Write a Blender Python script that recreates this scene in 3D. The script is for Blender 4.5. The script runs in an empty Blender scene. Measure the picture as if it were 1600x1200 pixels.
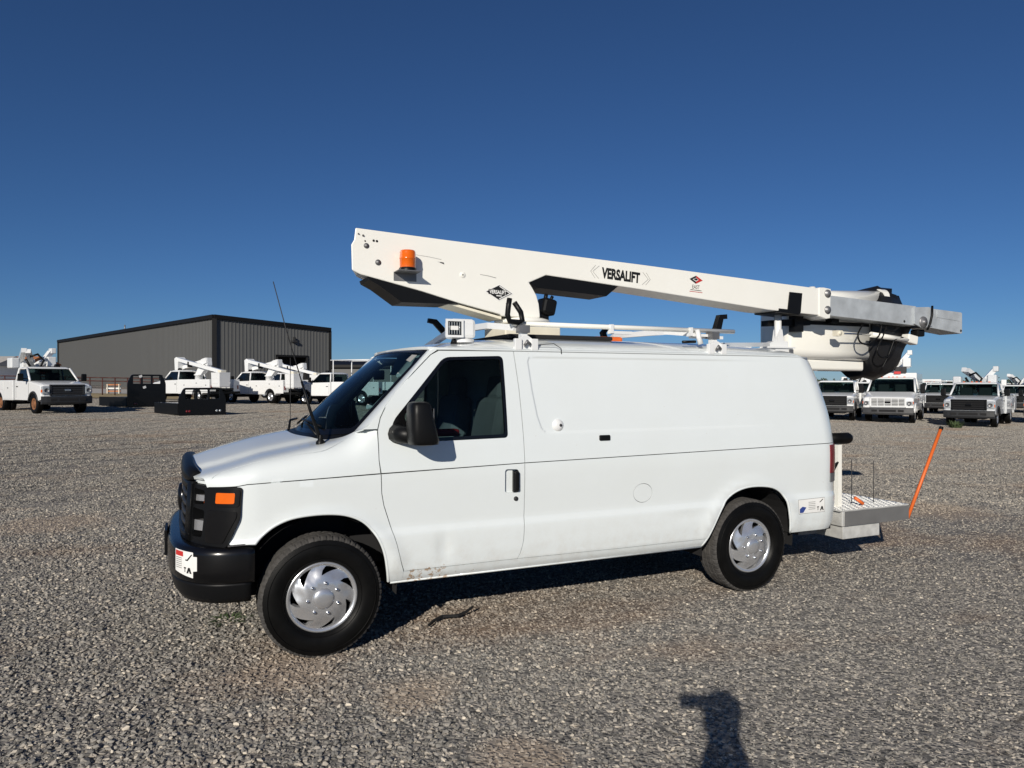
import bpy, bmesh, math, random
import numpy as np
from mathutils import Vector, Matrix
from mathutils.geometry import delaunay_2d_cdt

R = math.radians
random.seed(7)
rng = np.random.default_rng(11)
scene = bpy.context.scene
COL = scene.collection

# ------------------------------------------------------------------ camera
CAM = Vector((-0.80, -5.63, 1.74))
YAW = R(24.4)
cam_data = bpy.data.cameras.new('camera')
cam_data.sensor_width = 36.0
cam_data.lens = 25.425
cam_data.shift_y = -0.00125
cam_data.clip_start = 0.05
cam_data.clip_end = 6000.0
cam = bpy.data.objects.new('camera', cam_data)
COL.objects.link(cam)
cam.location = CAM
cam.rotation_euler = (R(90), 0, -YAW)
scene.camera = cam
scene.render.resolution_x, scene.render.resolution_y = 1024, 768

# ------------------------------------------------------------------ sky and sun
SUN_EL = R(22.5)
SUN_AZ = R(40.0)                      # light travels this far from +Y towards +X
world = bpy.data.worlds.new('World')
scene.world = world
world.use_nodes = True
wn = world.node_tree
wn.nodes.clear()
wout = wn.nodes.new('ShaderNodeOutputWorld')
wbg = wn.nodes.new('ShaderNodeBackground')
sky = wn.nodes.new('ShaderNodeTexSky')
sky.sky_type = 'NISHITA'
sky.sun_disc = False
sky.sun_elevation = SUN_EL
sky.sun_rotation = SUN_AZ + math.pi
sky.altitude = 900.0
sky.air_density = 0.85
sky.dust_density = 0.1
sky.ozone_density = 9.0
wbg.inputs['Strength'].default_value = 0.057
wn.links.new(sky.outputs['Color'], wbg.inputs['Color'])
wn.links.new(wbg.outputs['Background'], wout.inputs['Surface'])

sun_data = bpy.data.lights.new('sun', 'SUN')
sun_data.energy = 4.6
sun_data.angle = R(0.53)
sun_data.color = (1.0, 0.93, 0.82)
sun = bpy.data.objects.new('sun', sun_data)
COL.objects.link(sun)
sun_dir = Vector((math.sin(SUN_AZ) * math.cos(SUN_EL), math.cos(SUN_AZ) * math.cos(SUN_EL), -math.sin(SUN_EL)))
sun.rotation_euler = sun_dir.to_track_quat('-Z', 'Y').to_euler()
sun.location = (-20, -25, 20)

scene.view_settings.view_transform = 'Standard'
scene.view_settings.look = 'None'
scene.view_settings.gamma = 1.0
scene.view_settings.exposure = 0.0
scene.view_settings.use_curve_mapping = False
scene.cycles.max_bounces = 8
scene.cycles.transparent_max_bounces = 12

# ------------------------------------------------------------------ materials
MATS = {}


def nodes_of(name):
    m = bpy.data.materials.new(name)
    m.use_nodes = True
    nt = m.node_tree
    bsdf = nt.nodes['Principled BSDF']
    return m, nt, bsdf


def mat(name, col, rough=0.5, metal=0.0, var=0.06, scale=6.0, bump=0.0, bscale=60.0, coat=0.0, spec=0.5, emit=0.0):
    """Plain procedural surface: base colour with a little noise, optional fine bump."""
    if name in MATS:
        return MATS[name]
    m, nt, b = nodes_of(name)
    tc = nt.nodes.new('ShaderNodeTexCoord')
    n = nt.nodes.new('ShaderNodeTexNoise')
    n.inputs['Scale'].default_value = scale
    n.inputs['Detail'].default_value = 5.0
    nt.links.new(tc.outputs['Object'], n.inputs['Vector'])
    r = nt.nodes.new('ShaderNodeValToRGB')
    c = np.array(col)
    lo, hi = np.clip(c * (1 - var), 0, 1), np.clip(c * (1 + var), 0, 1)
    r.color_ramp.elements[0].position = 0.3
    r.color_ramp.elements[1].position = 0.7
    r.color_ramp.elements[0].color = (*lo, 1)
    r.color_ramp.elements[1].color = (*hi, 1)
    nt.links.new(n.outputs['Fac'], r.inputs['Fac'])
    nt.links.new(r.outputs['Color'], b.inputs['Base Color'])
    b.inputs['Roughness'].default_value = rough
    b.inputs['Metallic'].default_value = metal
    b.inputs['Specular IOR Level'].default_value = spec
    b.inputs['Coat Weight'].default_value = coat
    b.inputs['Coat Roughness'].default_value = 0.08
    if emit:
        b.inputs['Emission Color'].default_value = (*col, 1)
        b.inputs['Emission Strength'].default_value = emit
    if bump:
        n2 = nt.nodes.new('ShaderNodeTexNoise')
        n2.inputs['Scale'].default_value = bscale
        n2.inputs['Detail'].default_value = 4.0
        nt.links.new(tc.outputs['Object'], n2.inputs['Vector'])
        bp = nt.nodes.new('ShaderNodeBump')
        bp.inputs['Strength'].default_value = bump
        bp.inputs['Distance'].default_value = 0.01
        nt.links.new(n2.outputs['Fac'], bp.inputs['Height'])
        nt.links.new(bp.outputs['Normal'], b.inputs['Normal'])
    MATS[name] = m
    return m


def glass(name, col, alpha, rough=0.03):
    """Tinted pane: glossy dielectric over a tinted see-through layer."""
    m, nt, b = nodes_of(name)
    b.inputs['Base Color'].default_value = (0.004, 0.006, 0.008, 1)
    b.inputs['Roughness'].default_value = rough
    b.inputs['Specular IOR Level'].default_value = 0.6
    tr = nt.nodes.new('ShaderNodeBsdfTransparent')
    tr.inputs['Color'].default_value = (*col, 1)
    mx = nt.nodes.new('ShaderNodeMixShader')
    fr = nt.nodes.new('ShaderNodeFresnel')
    fr.inputs['IOR'].default_value = 1.5
    ad = nt.nodes.new('ShaderNodeMath')
    ad.operation = 'ADD'
    ad.use_clamp = True
    ad.inputs[1].default_value = 1 - alpha
    nt.links.new(fr.outputs['Fac'], ad.inputs[0])
    nt.links.new(ad.outputs[0], mx.inputs['Fac'])
    nt.links.new(tr.outputs['BSDF'], mx.inputs[1])
    nt.links.new(b.outputs['BSDF'], mx.inputs[2])
    nt.links.new(mx.outputs['Shader'], nt.nodes['Material Output'].inputs['Surface'])
    MATS[name] = m
    return m


def paint(name, col, rust=False):
    """White vehicle paint: clear coat, faint waviness, light road film; optional rusted scuffs on the sill."""
    m, nt, b = nodes_of(name)
    L = nt.links.new
    tc = nt.nodes.new('ShaderNodeTexCoord')
    n = nt.nodes.new('ShaderNodeTexNoise')
    n.inputs['Scale'].default_value = 2.3
    n.inputs['Detail'].default_value = 8
    n.inputs['Roughness'].default_value = 0.65
    L(tc.outputs['Object'], n.inputs['Vector'])
    r = nt.nodes.new('ShaderNodeValToRGB')
    c = np.array(col)
    r.color_ramp.elements[0].position = 0.35
    r.color_ramp.elements[1].position = 0.62
    r.color_ramp.elements[0].color = (*(c * np.array((.982, .98, .972))), 1)
    r.color_ramp.elements[1].color = (*c, 1)
    L(n.outputs['Fac'], r.inputs['Fac'])
    last = r.outputs['Color']
    if rust:
        # chipped, rusted lower edge of the driver's door and the sill behind the front wheel
        sx = nt.nodes.new('ShaderNodeSeparateXYZ')
        L(tc.outputs['Object'], sx.inputs['Vector'])
        mz = nt.nodes.new('ShaderNodeMapRange')
        mz.inputs['From Min'].default_value = 0.522
        mz.inputs['From Max'].default_value = 0.497
        L(sx.outputs['Z'], mz.inputs['Value'])
        mx_ = nt.nodes.new('ShaderNodeMapRange')
        mx_.inputs['From Min'].default_value = 1.30
        mx_.inputs['From Max'].default_value = 0.66
        L(sx.outputs['X'], mx_.inputs['Value'])
        nn = nt.nodes.new('ShaderNodeTexNoise')
        nn.inputs['Scale'].default_value = 26
        nn.inputs['Detail'].default_value = 6
        nn.inputs['Roughness'].default_value = 0.7
        L(tc.outputs['Object'], nn.inputs['Vector'])
        lo_ = nt.nodes.new('ShaderNodeMapRange')
        lo_.inputs['From Min'].default_value = 0.50; lo_.inputs['From Max'].default_value = 0.56
        L(sx.outputs['X'], lo_.inputs['Value'])
        m0 = nt.nodes.new('ShaderNodeMath'); m0.operation = 'MULTIPLY'
        L(lo_.outputs[0], m0.inputs[0]); L(mx_.outputs[0], m0.inputs[1])
        m1 = nt.nodes.new('ShaderNodeMath'); m1.operation = 'MULTIPLY'
        L(mz.outputs[0], m1.inputs[0]); L(m0.outputs[0], m1.inputs[1])
        m2 = nt.nodes.new('ShaderNodeMath'); m2.operation = 'MULTIPLY_ADD'
        L(m1.outputs[0], m2.inputs[0]); m2.inputs[1].default_value = 0.19
        L(nn.outputs['Fac'], m2.inputs[2])
        st = nt.nodes.new('ShaderNodeMapRange')
        st.inputs['From Min'].default_value = 0.70
        st.inputs['From Max'].default_value = 0.76
        L(m2.outputs[0], st.inputs['Value'])
        mix = nt.nodes.new('ShaderNodeMixRGB')
        mix.inputs['Color2'].default_value = (0.40, 0.29, 0.20, 1)
        L(st.outputs[0], mix.inputs['Fac']); L(last, mix.inputs['Color1'])
        last = mix.outputs['Color']
    if rust:
        # thin road film thrown up along the lower body
        fz = nt.nodes.new('ShaderNodeMapRange')
        fz.inputs['From Min'].default_value = 0.80; fz.inputs['From Max'].default_value = 0.42
        fz.inputs['To Max'].default_value = 0.5
        L(sx.outputs['Z'], fz.inputs['Value'])
        fn = nt.nodes.new('ShaderNodeTexNoise')
        fn.inputs['Scale'].default_value = 9; fn.inputs['Detail'].default_value = 9; fn.inputs['Roughness'].default_value = 0.7
        L(tc.outputs['Object'], fn.inputs['Vector'])
        fm = nt.nodes.new('ShaderNodeMapRange')
        fm.inputs['From Min'].default_value = 0.45; fm.inputs['From Max'].default_value = 0.75
        L(fn.outputs['Fac'], fm.inputs['Value'])
        ff = nt.nodes.new('ShaderNodeMath'); ff.operation = 'MULTIPLY'
        L(fz.outputs[0], ff.inputs[0]); L(fm.outputs[0], ff.inputs[1])
        fx = nt.nodes.new('ShaderNodeMixRGB')
        fx.inputs['Color2'].default_value = (0.50, 0.46, 0.40, 1)
        L(ff.outputs[0], fx.inputs['Fac']); L(last, fx.inputs['Color1'])
        last = fx.outputs['Color']
    L(last, b.inputs['Base Color'])
    b.inputs['Roughness'].default_value = 0.36
    b.inputs['Coat Weight'].default_value = 0.9
    b.inputs['Coat Roughness'].default_value = 0.057
    w = nt.nodes.new('ShaderNodeTexNoise')
    w.inputs['Scale'].default_value = 1.3
    w.inputs['Detail'].default_value = 2
    L(tc.outputs['Object'], w.inputs['Vector'])
    bp = nt.nodes.new('ShaderNodeBump')
    bp.inputs['Strength'].default_value = 0.2
    bp.inputs['Distance'].default_value = 0.02
    L(w.outputs['Fac'], bp.inputs['Height'])
    L(bp.outputs['Normal'], b.inputs['Normal'])
    MATS[name] = m
    return m


def corrugated(name, col):
    m = mat(name, col, 0.55, 0.0, 0.05, 0.6)
    return m


paint('van_white', (0.71, 0.755, 0.765), rust=True)
paint('white', (0.76, 0.77, 0.77))
paint('boom_white', (0.84, 0.83, 0.77))
paint('silver_white', (0.60, 0.62, 0.64))
mat('black_plastic', (0.006, 0.0063, 0.007), 0.40, bump=0.06, bscale=300, spec=0.18)
mat('grey_plastic', (0.022, 0.023, 0.025), 0.5)
mat('black_gloss', (0.004, 0.004, 0.0045), 0.24, coat=0.15, spec=0.4)
mat('black_matte', (0.008, 0.008, 0.009), 0.85)
mat('rubber', (0.0045, 0.0045, 0.0045), 0.42, var=0.3, scale=12, bump=0.1, bscale=220, spec=0.13)
mat('tread_rubber', (0.052, 0.049, 0.046), 0.9, var=0.35, scale=22, bump=0.4, bscale=160)
mat('alloy', (0.66, 0.67, 0.69), 0.27, 0.75, var=0.05)
mat('chrome', (0.75, 0.76, 0.78), 0.12, 1.0, var=0.02)
mat('steel_grey', (0.22, 0.22, 0.225), 0.45, 0.6, var=0.2)
mat('dark_steel', (0.03, 0.03, 0.032), 0.6, 0.3, var=0.2)
mat('galvanised', (0.47, 0.50, 0.52), 0.45, 0.30, var=0.14, scale=9, bump=0.06, bscale=70)
mat('aluminium', (0.60, 0.60, 0.58), 0.45, 0.3, var=0.16, scale=14, bump=0.05)
mat('bumper_grey', (0.07, 0.07, 0.072), 0.45, 0.3, var=0.15)
mat('band_grey', (0.13, 0.13, 0.13), 0.6, var=0.1)
mat('amber', (0.70, 0.12, 0.004), 0.22, var=0.1, coat=0.5)
mat('red_lens', (0.16, 0.005, 0.010), 0.25, coat=0.4)
mat('clear_lens', (0.55, 0.58, 0.6), 0.15, 0.4, coat=0.6)
mat('orange_plastic', (0.66, 0.13, 0.022), 0.5)
mat('red_plastic', (0.55, 0.03, 0.03), 0.5)
mat('interior', (0.06, 0.064, 0.068), 0.8)
mat('seat_grey', (0.16, 0.17, 0.18), 0.9)
mat('trim_grey', (0.36, 0.38, 0.38), 0.6)
mat('decal_white', (0.78, 0.78, 0.76), 0.45)
mat('decal_black', (0.008, 0.008, 0.008), 0.5)
mat('decal_grey', (0.30, 0.30, 0.29), 0.5)
mat('decal_red', (0.50, 0.03, 0.025), 0.5)
mat('decal_blue', (0.03, 0.06, 0.25), 0.5)
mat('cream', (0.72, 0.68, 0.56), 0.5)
mat('bag_black', (0.010, 0.010, 0.011), 0.38, bump=0.5, bscale=18)
mat('wall_grey', (0.106, 0.108, 0.107), 0.6, var=0.04, scale=0.4)
mat('trim_black', (0.005, 0.005, 0.0055), 0.6, spec=0.3)
mat('rail_red', (0.07, 0.022, 0.016), 0.6, 0.2)
mat('rust_brown', (0.20, 0.085, 0.035), 0.85, var=0.3, scale=14)
mat('dry_grass', (0.34, 0.26, 0.13), 1.0, var=0.35, scale=3)
mat('leaf', (0.055, 0.085, 0.03), 0.8, var=0.4, scale=20)
mat('tree_leaf', (0.045, 0.06, 0.03), 0.9, var=0.4, scale=1.2)
mat('bark', (0.10, 0.07, 0.05), 0.9, var=0.3)
mat('concrete', (0.42, 0.40, 0.37), 0.9, var=0.1)
mat('roof_orange', (0.42, 0.16, 0.06), 0.8, var=0.2, scale=2)
mat('cloth_dark', (0.03, 0.035, 0.05), 0.9)
mat('skin', (0.45, 0.27, 0.19), 0.6)
mat('hair', (0.03, 0.02, 0.015), 0.7)
glass('windscreen_glass', (0.60, 0.80, 0.84), 0.90)
glass('side_glass', (0.50, 0.62, 0.62), 0.90)
glass('truck_glass', (0.30, 0.40, 0.40), 0.93)
glass('lamp_glass', (0.9, 0.93, 0.95), 0.98, 0.3)


# ------------------------------------------------------------------ mesh helpers
class MB:
    """Collects simple solids and links them as ONE mesh object."""

    def __init__(self):
        self.v, self.f, self.s = [], [], []

    def add(self, verts, faces, smooth=False):
        o = len(self.v)
        self.v += [tuple(p) for p in verts]
        self.f += [tuple(i + o for i in f) for f in faces]
        self.s += [smooth] * len(faces)
        return self

    def box(self, c, d, rot=None, taper=1.0, bev=0.0):
        x, y, z = d[0] / 2, d[1] / 2, d[2] / 2
        if bev <= 0:
            vs = [Vector((sx * x * (taper if sz > 0 else 1), sy * y * (taper if sz > 0 else 1), sz * z))
                  for sz in (-1, 1) for sy in (-1, 1) for sx in (-1, 1)]
            fs = [(0, 2, 3, 1), (4, 5, 7, 6), (0, 1, 5, 4), (2, 6, 7, 3), (0, 4, 6, 2), (1, 3, 7, 5)]
        else:
            bm = bmesh.new()
            bmesh.ops.create_cube(bm, size=1.0)
            for q in bm.verts:
                q.co = Vector((q.co.x * d[0], q.co.y * d[1], q.co.z * d[2]))
                if q.co.z > 0:
                    q.co.x *= taper; q.co.y *= taper
            bmesh.ops.bevel(bm, geom=list(bm.edges), offset=bev, segments=2, affect='EDGES', profile=0.5)
            bm.verts.index_update()
            vs = [q.co.copy() for q in bm.verts]
            fs = [tuple(q.index for q in f.verts) for f in bm.faces]
            bm.free()
        if rot is not None:
            vs = [rot @ q for q in vs]
        c = Vector(c)
        return self.add([q + c for q in vs], fs)

    def span(self, a, b, bev=0.0):
        a, b = Vector(a), Vector(b)
        return self.box((a + b) / 2, (abs(b.x - a.x), abs(b.y - a.y), abs(b.z - a.z)), bev=bev)

    def tube(self, pts, rad, n=10, caps=True, square=False):
        pts = [Vector(p) for p in pts]
        rads = rad if isinstance(rad, (list, tuple)) else [rad] * len(pts)
        if square:
            n = 4
        rings, prev = [], None
        for i, p in enumerate(pts):
            t = (pts[min(i + 1, len(pts) - 1)] - pts[max(i - 1, 0)]).normalized()
            if prev is None:
                up = Vector((0, 0, 1)) if abs(t.z) < 0.9 else Vector((1, 0, 0))
                a = t.cross(up).normalized()
            else:
                a = (prev - t * prev.dot(t)).normalized()
            prev = a
            b = t.cross(a)
            off = math.pi / 4 if square else 0
            k = math.sqrt(2) if square else 1
            rings.append([p + (a * math.cos(off + 2 * math.pi * j / n) + b * math.sin(off + 2 * math.pi * j / n)) * rads[i] * k
                          for j in range(n)])
        vs = [q for r in rings for q in r]
        fs = []
        for i in range(len(rings) - 1):
            for j in range(n):
                fs.append((i * n + j, i * n + (j + 1) % n, (i + 1) * n + (j + 1) % n, (i + 1) * n + j))
        self.add(vs, fs, not square)
        if caps:
            m = len(rings) - 1
            self.add(rings[0], [tuple(range(n))[::-1]])
            self.add(rings[m], [tuple(range(n))])
        return self

    def lathe(self, prof, origin=(0, 0, 0), axis=(0, 0, 1), n=32, smooth=True, close=False):
        """prof: list of (radius, height along axis)."""
        ax = Vector(axis).normalized()
        q = Vector((0, 0, 1)).rotation_difference(ax)
        o = Vector(origin)
        vs, fs = [], []
        for (r, h) in prof:
            for j in range(n):
                a = 2 * math.pi * j / n
                vs.append(o + q @ Vector((r * math.cos(a), r * math.sin(a), h)))
        for i in range(len(prof) - 1):
            for j in range(n):
                fs.append((i * n + j, i * n + (j + 1) % n, (i + 1) * n + (j + 1) % n, (i + 1) * n + j))
        return self.add(vs, fs, smooth)

    def prism(self, outline, y0, y1, plane='xz'):
        """Closed outline (a, b) extruded along the third axis."""
        def P(a, b, t):
            return {'xz': (a, t, b), 'xy': (a, b, t), 'yz': (t, a, b)}[plane]
        n = len(outline)
        vs = [P(a, b, y0) for a, b in outline] + [P(a, b, y1) for a, b in outline]
        fs = [tuple(range(n)), tuple(range(2 * n - 1, n - 1, -1))]
        fs += [(i, i + n, (i + 1) % n + n, (i + 1) % n) for i in range(n)]
        return self.add(vs, fs)

    def loft(self, rings, caps=True, smooth=False):
        n = len(rings[0])
        vs = [p for r in rings for p in r]
        fs = []
        for i in range(len(rings) - 1):
            for j in range(n):
                fs.append((i * n + j, i * n + (j + 1) % n, (i + 1) * n + (j + 1) % n, (i + 1) * n + j))
        self.add(vs, fs, smooth)
        if caps:
            self.add(rings[0], [tuple(range(n))[::-1]])
            self.add(rings[-1], [tuple(range(n))])
        return self

    def mesh(self, name):
        me = bpy.data.meshes.new(name)
        me.from_pydata(self.v, [], self.f)
        bm = bmesh.new()
        bm.from_mesh(me)
        for f, s in zip(bm.faces, self.s):
            f.smooth = s
        bmesh.ops.remove_doubles(bm, verts=bm.verts, dist=1e-6)
        bmesh.ops.recalc_face_normals(bm, faces=bm.faces)
        bm.to_mesh(me)
        bm.free()
        return me

    def build(self, name, material, parent=None, bevel=0.0, seg=2):
        me = self.mesh(name)
        me.materials.append(MATS[material])
        o = bpy.data.objects.new(name, me)
        COL.objects.link(o)
        o.parent = parent
        if bevel:
            md = o.modifiers.new('bevel', 'BEVEL')
            md.width = bevel; md.segments = seg; md.limit_method = 'ANGLE'; md.angle_limit = R(40)
            md.harden_normals = False
        return o


def thing(name, label, cat, loc=(0, 0, 0), rz=0.0, group=None):
    o = bpy.data.objects.new(name, None)
    o.empty_display_size = 0.3
    COL.objects.link(o)
    o.location = loc
    o.rotation_euler = (0, 0, rz)
    return tag(o, label, cat, group)


def tag(o, label=None, cat=None, group=None, kind=None):
    if label: o['label'] = label
    if cat: o['category'] = cat
    if group: o['group'] = group
    if kind: o['kind'] = kind
    return o


def copy_tree(o, parent=None):
    c = o.copy()
    COL.objects.link(c)
    c.parent = parent
    for ch in list(o.children):
        copy_tree(ch, c)
    return c


def smooth_table(tab, a, b, n=3000, sig=0.012):
    xs = np.linspace(a, b, n)
    t = np.array(tab)
    ys = np.interp(xs, t[:, 0], t[:, 1])
    k = max(1, int(3 * sig / ((b - a) / n)))
    w = np.exp(-0.5 * (np.arange(-k, k + 1) * ((b - a) / n) / sig) ** 2)
    w /= w.sum()
    ys = np.convolve(np.pad(ys, k, mode='edge'), w, mode='valid')
    return lambda q: float(np.interp(q, xs, ys))


def in_poly(P, poly):
    x, y = P[:, 0], P[:, 1]
    ins = np.zeros(len(P), bool)
    n = len(poly)
    for i in range(n):
        x0, y0 = poly[i]; x1, y1 = poly[(i + 1) % n]
        if y0 == y1:
            continue
        c = ((y0 > y) != (y1 > y)) & (x < (x1 - x0) * (y - y0) / (y1 - y0) + x0)
        ins ^= c
    return ins


def densify(poly, step):
    out = []
    n = len(poly)
    for i in range(n):
        a, b = np.array(poly[i], float), np.array(poly[(i + 1) % n], float)
        k = max(1, int(math.ceil(np.linalg.norm(b - a) / step)))
        for j in range(k):
            out.append(tuple(a + (b - a) * j / k))
    return out


def rounded(poly, rad, seg=5):
    """Round the corners of a polygon; rad may be one number or one per corner."""
    n = len(poly)
    rads = rad if isinstance(rad, (list, tuple)) else [rad] * n
    out = []
    for i in range(n):
        p = np.array(poly[i], float); a = np.array(poly[i - 1], float); b = np.array(poly[(i + 1) % n], float)
        r = rads[i]
        if r <= 0:
            out.append(tuple(p)); continue
        da, db = a - p, b - p
        la, lb = np.linalg.norm(da), np.linalg.norm(db)
        k = min(r, la * .49, lb * .49)
        s, e = p + da / la * k, p + db / lb * k
        for j in range(seg + 1):
            t = j / seg
            out.append(tuple((1 - t) ** 2 * s + 2 * t * (1 - t) * p + t * t * e))
    return out


def seg_dist(P, poly):
    d = np.full(len(P), 1e9)
    n = len(poly)
    for i in range(n):
        a, b = np.array(poly[i]), np.array(poly[(i + 1) % n])
        ab = b - a
        t = np.clip(((P - a) @ ab) / max(ab @ ab, 1e-12), 0, 1)
        d = np.minimum(d, np.linalg.norm(P - (a + t[:, None] * ab), axis=1))
    return d


def panel(name, outline, fmap, material, parent, holes=(), step=0.05, vrows=None, flange=0.02, out=1.0, lift=0.0, bstep=None, extra=None):
    """Sheet-metal panel: outline and holes in a surface's own (u, v), mapped by fmap, with a folded-in edge."""
    bstep = bstep or step * 0.7
    outer = densify(outline, bstep)
    hs = [densify(h, bstep * 0.6) for h in holes]
    pts, edges = list(outer), [(i, (i + 1) % len(outer)) for i in range(len(outer))]
    loops = [list(range(len(outer)))]
    for h in hs:
        o = len(pts)
        pts += h
        edges += [(o + i, o + (i + 1) % len(h)) for i in range(len(h))]
        loops.append([o + i for i in range(len(h))])
    A = np.array(outer)
    us = np.arange(A[:, 0].min() + step / 2, A[:, 0].max(), step)
    vs = np.arange(A[:, 1].min() + step / 2, A[:, 1].max(), step)
    if vrows is not None:
        vs = np.array(sorted([v for v in vs if min(abs(v - q) for q in vrows) > step * 0.35] + [q for q in vrows]))
    G = np.array([(a, b) for b in vs for a in us]) if len(us) and len(vs) else np.zeros((0, 2))
    if extra is not None:
        E_ = np.array(extra)
        G = np.vstack([G[np.min(np.linalg.norm(G[:, None, :] - E_[None], axis=2), axis=1) > .012], E_])
    if len(G):
        ok = in_poly(G, outer) & (seg_dist(G, outer) > bstep * 0.35)
        for h in hs:
            ok &= ~in_poly(G, h) & (seg_dist(G, h) > bstep * 0.25)
        pts += [tuple(p) for p in G[ok]]
    res = delaunay_2d_cdt([Vector(p) for p in pts], edges, [], 0, 1e-7)
    V, F, orig = res[0], res[2], res[3]
    C = np.array([[sum(V[i].x for i in f) / 3, sum(V[i].y for i in f) / 3] for f in F])
    keep = in_poly(C, outer)
    for h in hs:
        keep &= ~in_poly(C, h)
    F = [tuple(f) for f, k in zip(F, keep) if k]
    e = 1e-3
    P3, N3 = [], []
    for q in V:
        p = Vector(fmap(q.x, q.y))
        du = Vector(fmap(q.x + e, q.y)) - Vector(fmap(q.x - e, q.y))
        dv = Vector(fmap(q.x, q.y + e)) - Vector(fmap(q.x, q.y - e))
        nn = du.cross(dv)
        nn = nn.normalized() * out if nn.length > 1e-12 else Vector((0, 0, 1))
        P3.append(p + nn * lift); N3.append(nn)
    nv = len(P3)
    faces = list(F)
    smooth = [True] * len(faces)
    inv = {}
    for i, os_ in enumerate(orig):
        for o in os_:
            inv[o] = i
    verts = list(P3)
    norms = list(N3)
    for lp in loops:
        ids = [inv[i] for i in lp if i in inv]
        m = len(ids)
        base = len(verts)
        for i in ids:
            verts.append(P3[i]); norms.append(None)
        for i in ids:
            verts.append(P3[i] - N3[i] * flange); norms.append(None)
        for j in range(m):
            k = (j + 1) % m
            faces.append((base + j, base + k, base + m + k, base + m + j)); smooth.append(False)
    me = bpy.data.meshes.new(name)
    me.from_pydata([tuple(p) for p in verts], [], faces)
    # outward winding of the skin
    flip = []
    for p in me.polygons:
        p.use_smooth = smooth[p.index]
        if smooth[p.index] and p.normal.dot(N3[p.vertices[0]]) < 0:
            flip.append(p.index)
    if flip:
        bm = bmesh.new(); bm.from_mesh(me); bm.faces.ensure_lookup_table()
        bmesh.ops.reverse_faces(bm, faces=[bm.faces[i] for i in flip])
        bm.to_mesh(me); bm.free()
    me.normals_split_custom_set([tuple(norms[l.vertex_index]) if norms[l.vertex_index] is not None else (0, 0, 0) for l in me.loops])
    me.materials.append(MATS[material])
    o = bpy.data.objects.new(name, me)
    COL.objects.link(o)
    o.parent = parent
    return o


def text_mesh(name, body, size, material, parent, matrix, stretch=1.0, bold=0.0, align='CENTER', depth=0.0005):
    """Lettering as flat mesh laid on a surface (matrix: local XY plane of the text)."""
    cu = bpy.data.curves.new(name, 'FONT')
    cu.body = body
    cu.size = size
    cu.align_x = align
    cu.align_y = 'CENTER'
    cu.offset = bold
    cu.extrude = depth
    o = bpy.data.objects.new(name, cu)
    COL.objects.link(o)
    dg = bpy.context.evaluated_depsgraph_get()
    me = bpy.data.meshes.new_from_object(o.evaluated_get(dg))
    bpy.data.objects.remove(o)
    me.transform(matrix @ Matrix.Diagonal((stretch, 1, 1, 1)))
    me.materials.clear()
    me.materials.append(MATS[material])
    ob = bpy.data.objects.new(name, me)
    COL.objects.link(ob)
    ob.parent = parent
    return ob


# ------------------------------------------------------------------ ground
def sstep(a, b, x):
    t = np.clip((x - a) / (b - a), 0, 1)
    return t * t * (3 - 2 * t)


SY, CY = math.sin(YAW), math.cos(YAW)


def ground_z(x, y):
    """The yard is level round the van and climbs gently to the north-west beyond it."""
    dx, dy = x - CAM.x, y - CAM.y
    de = dx * SY + dy * CY
    la = dx * CY - dy * SY
    dist = np.sqrt(dx * dx + dy * dy)
    k = sstep(10.0, 24.0, dist) * (1 - sstep(300.0, 700.0, dist))
    return k * (-0.0167 * np.clip(la, -120, 120) + 0.0035 * np.clip(de, -50, 200))


def on_ground(x, y):
    return (x, y, float(ground_z(np.float64(x), np.float64(y))))


def place(lat, dep):
    """A spot in the yard from its distance to the right of and ahead of where the photographer stands."""
    x = CAM.x + dep * SY + lat * CY
    y = CAM.y + dep * CY - lat * SY
    return Vector(on_ground(x, y))


# bare, dusty spots where the stone is thin: (x, y, radius, stretch along y)
BARE = [(.38, -1.72, .26), (.62, -2.60, .24), (-.22, -1.05, .30), (-3.7, 3.6, .8), (-6.0, 6.2, 1.2), (-4.6, .6, .55), (-3.6, -1.9, .35), (-2.3, 4.8, .7), (5.2, 2.6, .5), (8.5, 1.0, .8), (.2, -.2, .35)]


def bare_mask(nt, vec):
    """node chain: 1 inside the dusty spots, 0 outside, ragged edges"""
    L = nt.links.new
    nz = nt.nodes.new('ShaderNodeTexNoise')
    nz.inputs['Scale'].default_value = 4.0
    nz.inputs['Detail'].default_value = 5
    L(vec, nz.inputs['Vector'])
    acc = None
    for x, y, r in BARE:
        sb = nt.nodes.new('ShaderNodeVectorMath'); sb.operation = 'DISTANCE'
        L(vec, sb.inputs[0]); sb.inputs[1].default_value = (x, y, 0)
        mr = nt.nodes.new('ShaderNodeMapRange')
        mr.inputs['From Min'].default_value = r * 1.5; mr.inputs['From Max'].default_value = r * .3
        L(sb.outputs['Value'], mr.inputs['Value'])
        if acc is None:
            acc = mr.outputs[0]
        else:
            mx = nt.nodes.new('ShaderNodeMath'); mx.operation = 'MAXIMUM'
            L(acc, mx.inputs[0]); L(mr.outputs[0], mx.inputs[1]); acc = mx.outputs[0]
    ad = nt.nodes.new('ShaderNodeMath'); ad.operation = 'MULTIPLY_ADD'
    L(nz.outputs['Fac'], ad.inputs[0]); ad.inputs[1].default_value = 1.2; L(acc, ad.inputs[2])
    mr = nt.nodes.new('ShaderNodeMapRange')
    mr.inputs['From Min'].default_value = 0.85; mr.inputs['From Max'].default_value = 1.35
    L(ad.outputs[0], mr.inputs['Value'])
    return mr.outputs[0]


def bare_np(x, y):
    m = np.zeros_like(x)
    for bx_, by_, r in BARE:
        d = np.hypot(x - bx_, y - by_)
        m = np.maximum(m, np.clip((1.4 * r - d) / (1.1 * r), 0, 1))
    return m


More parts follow.
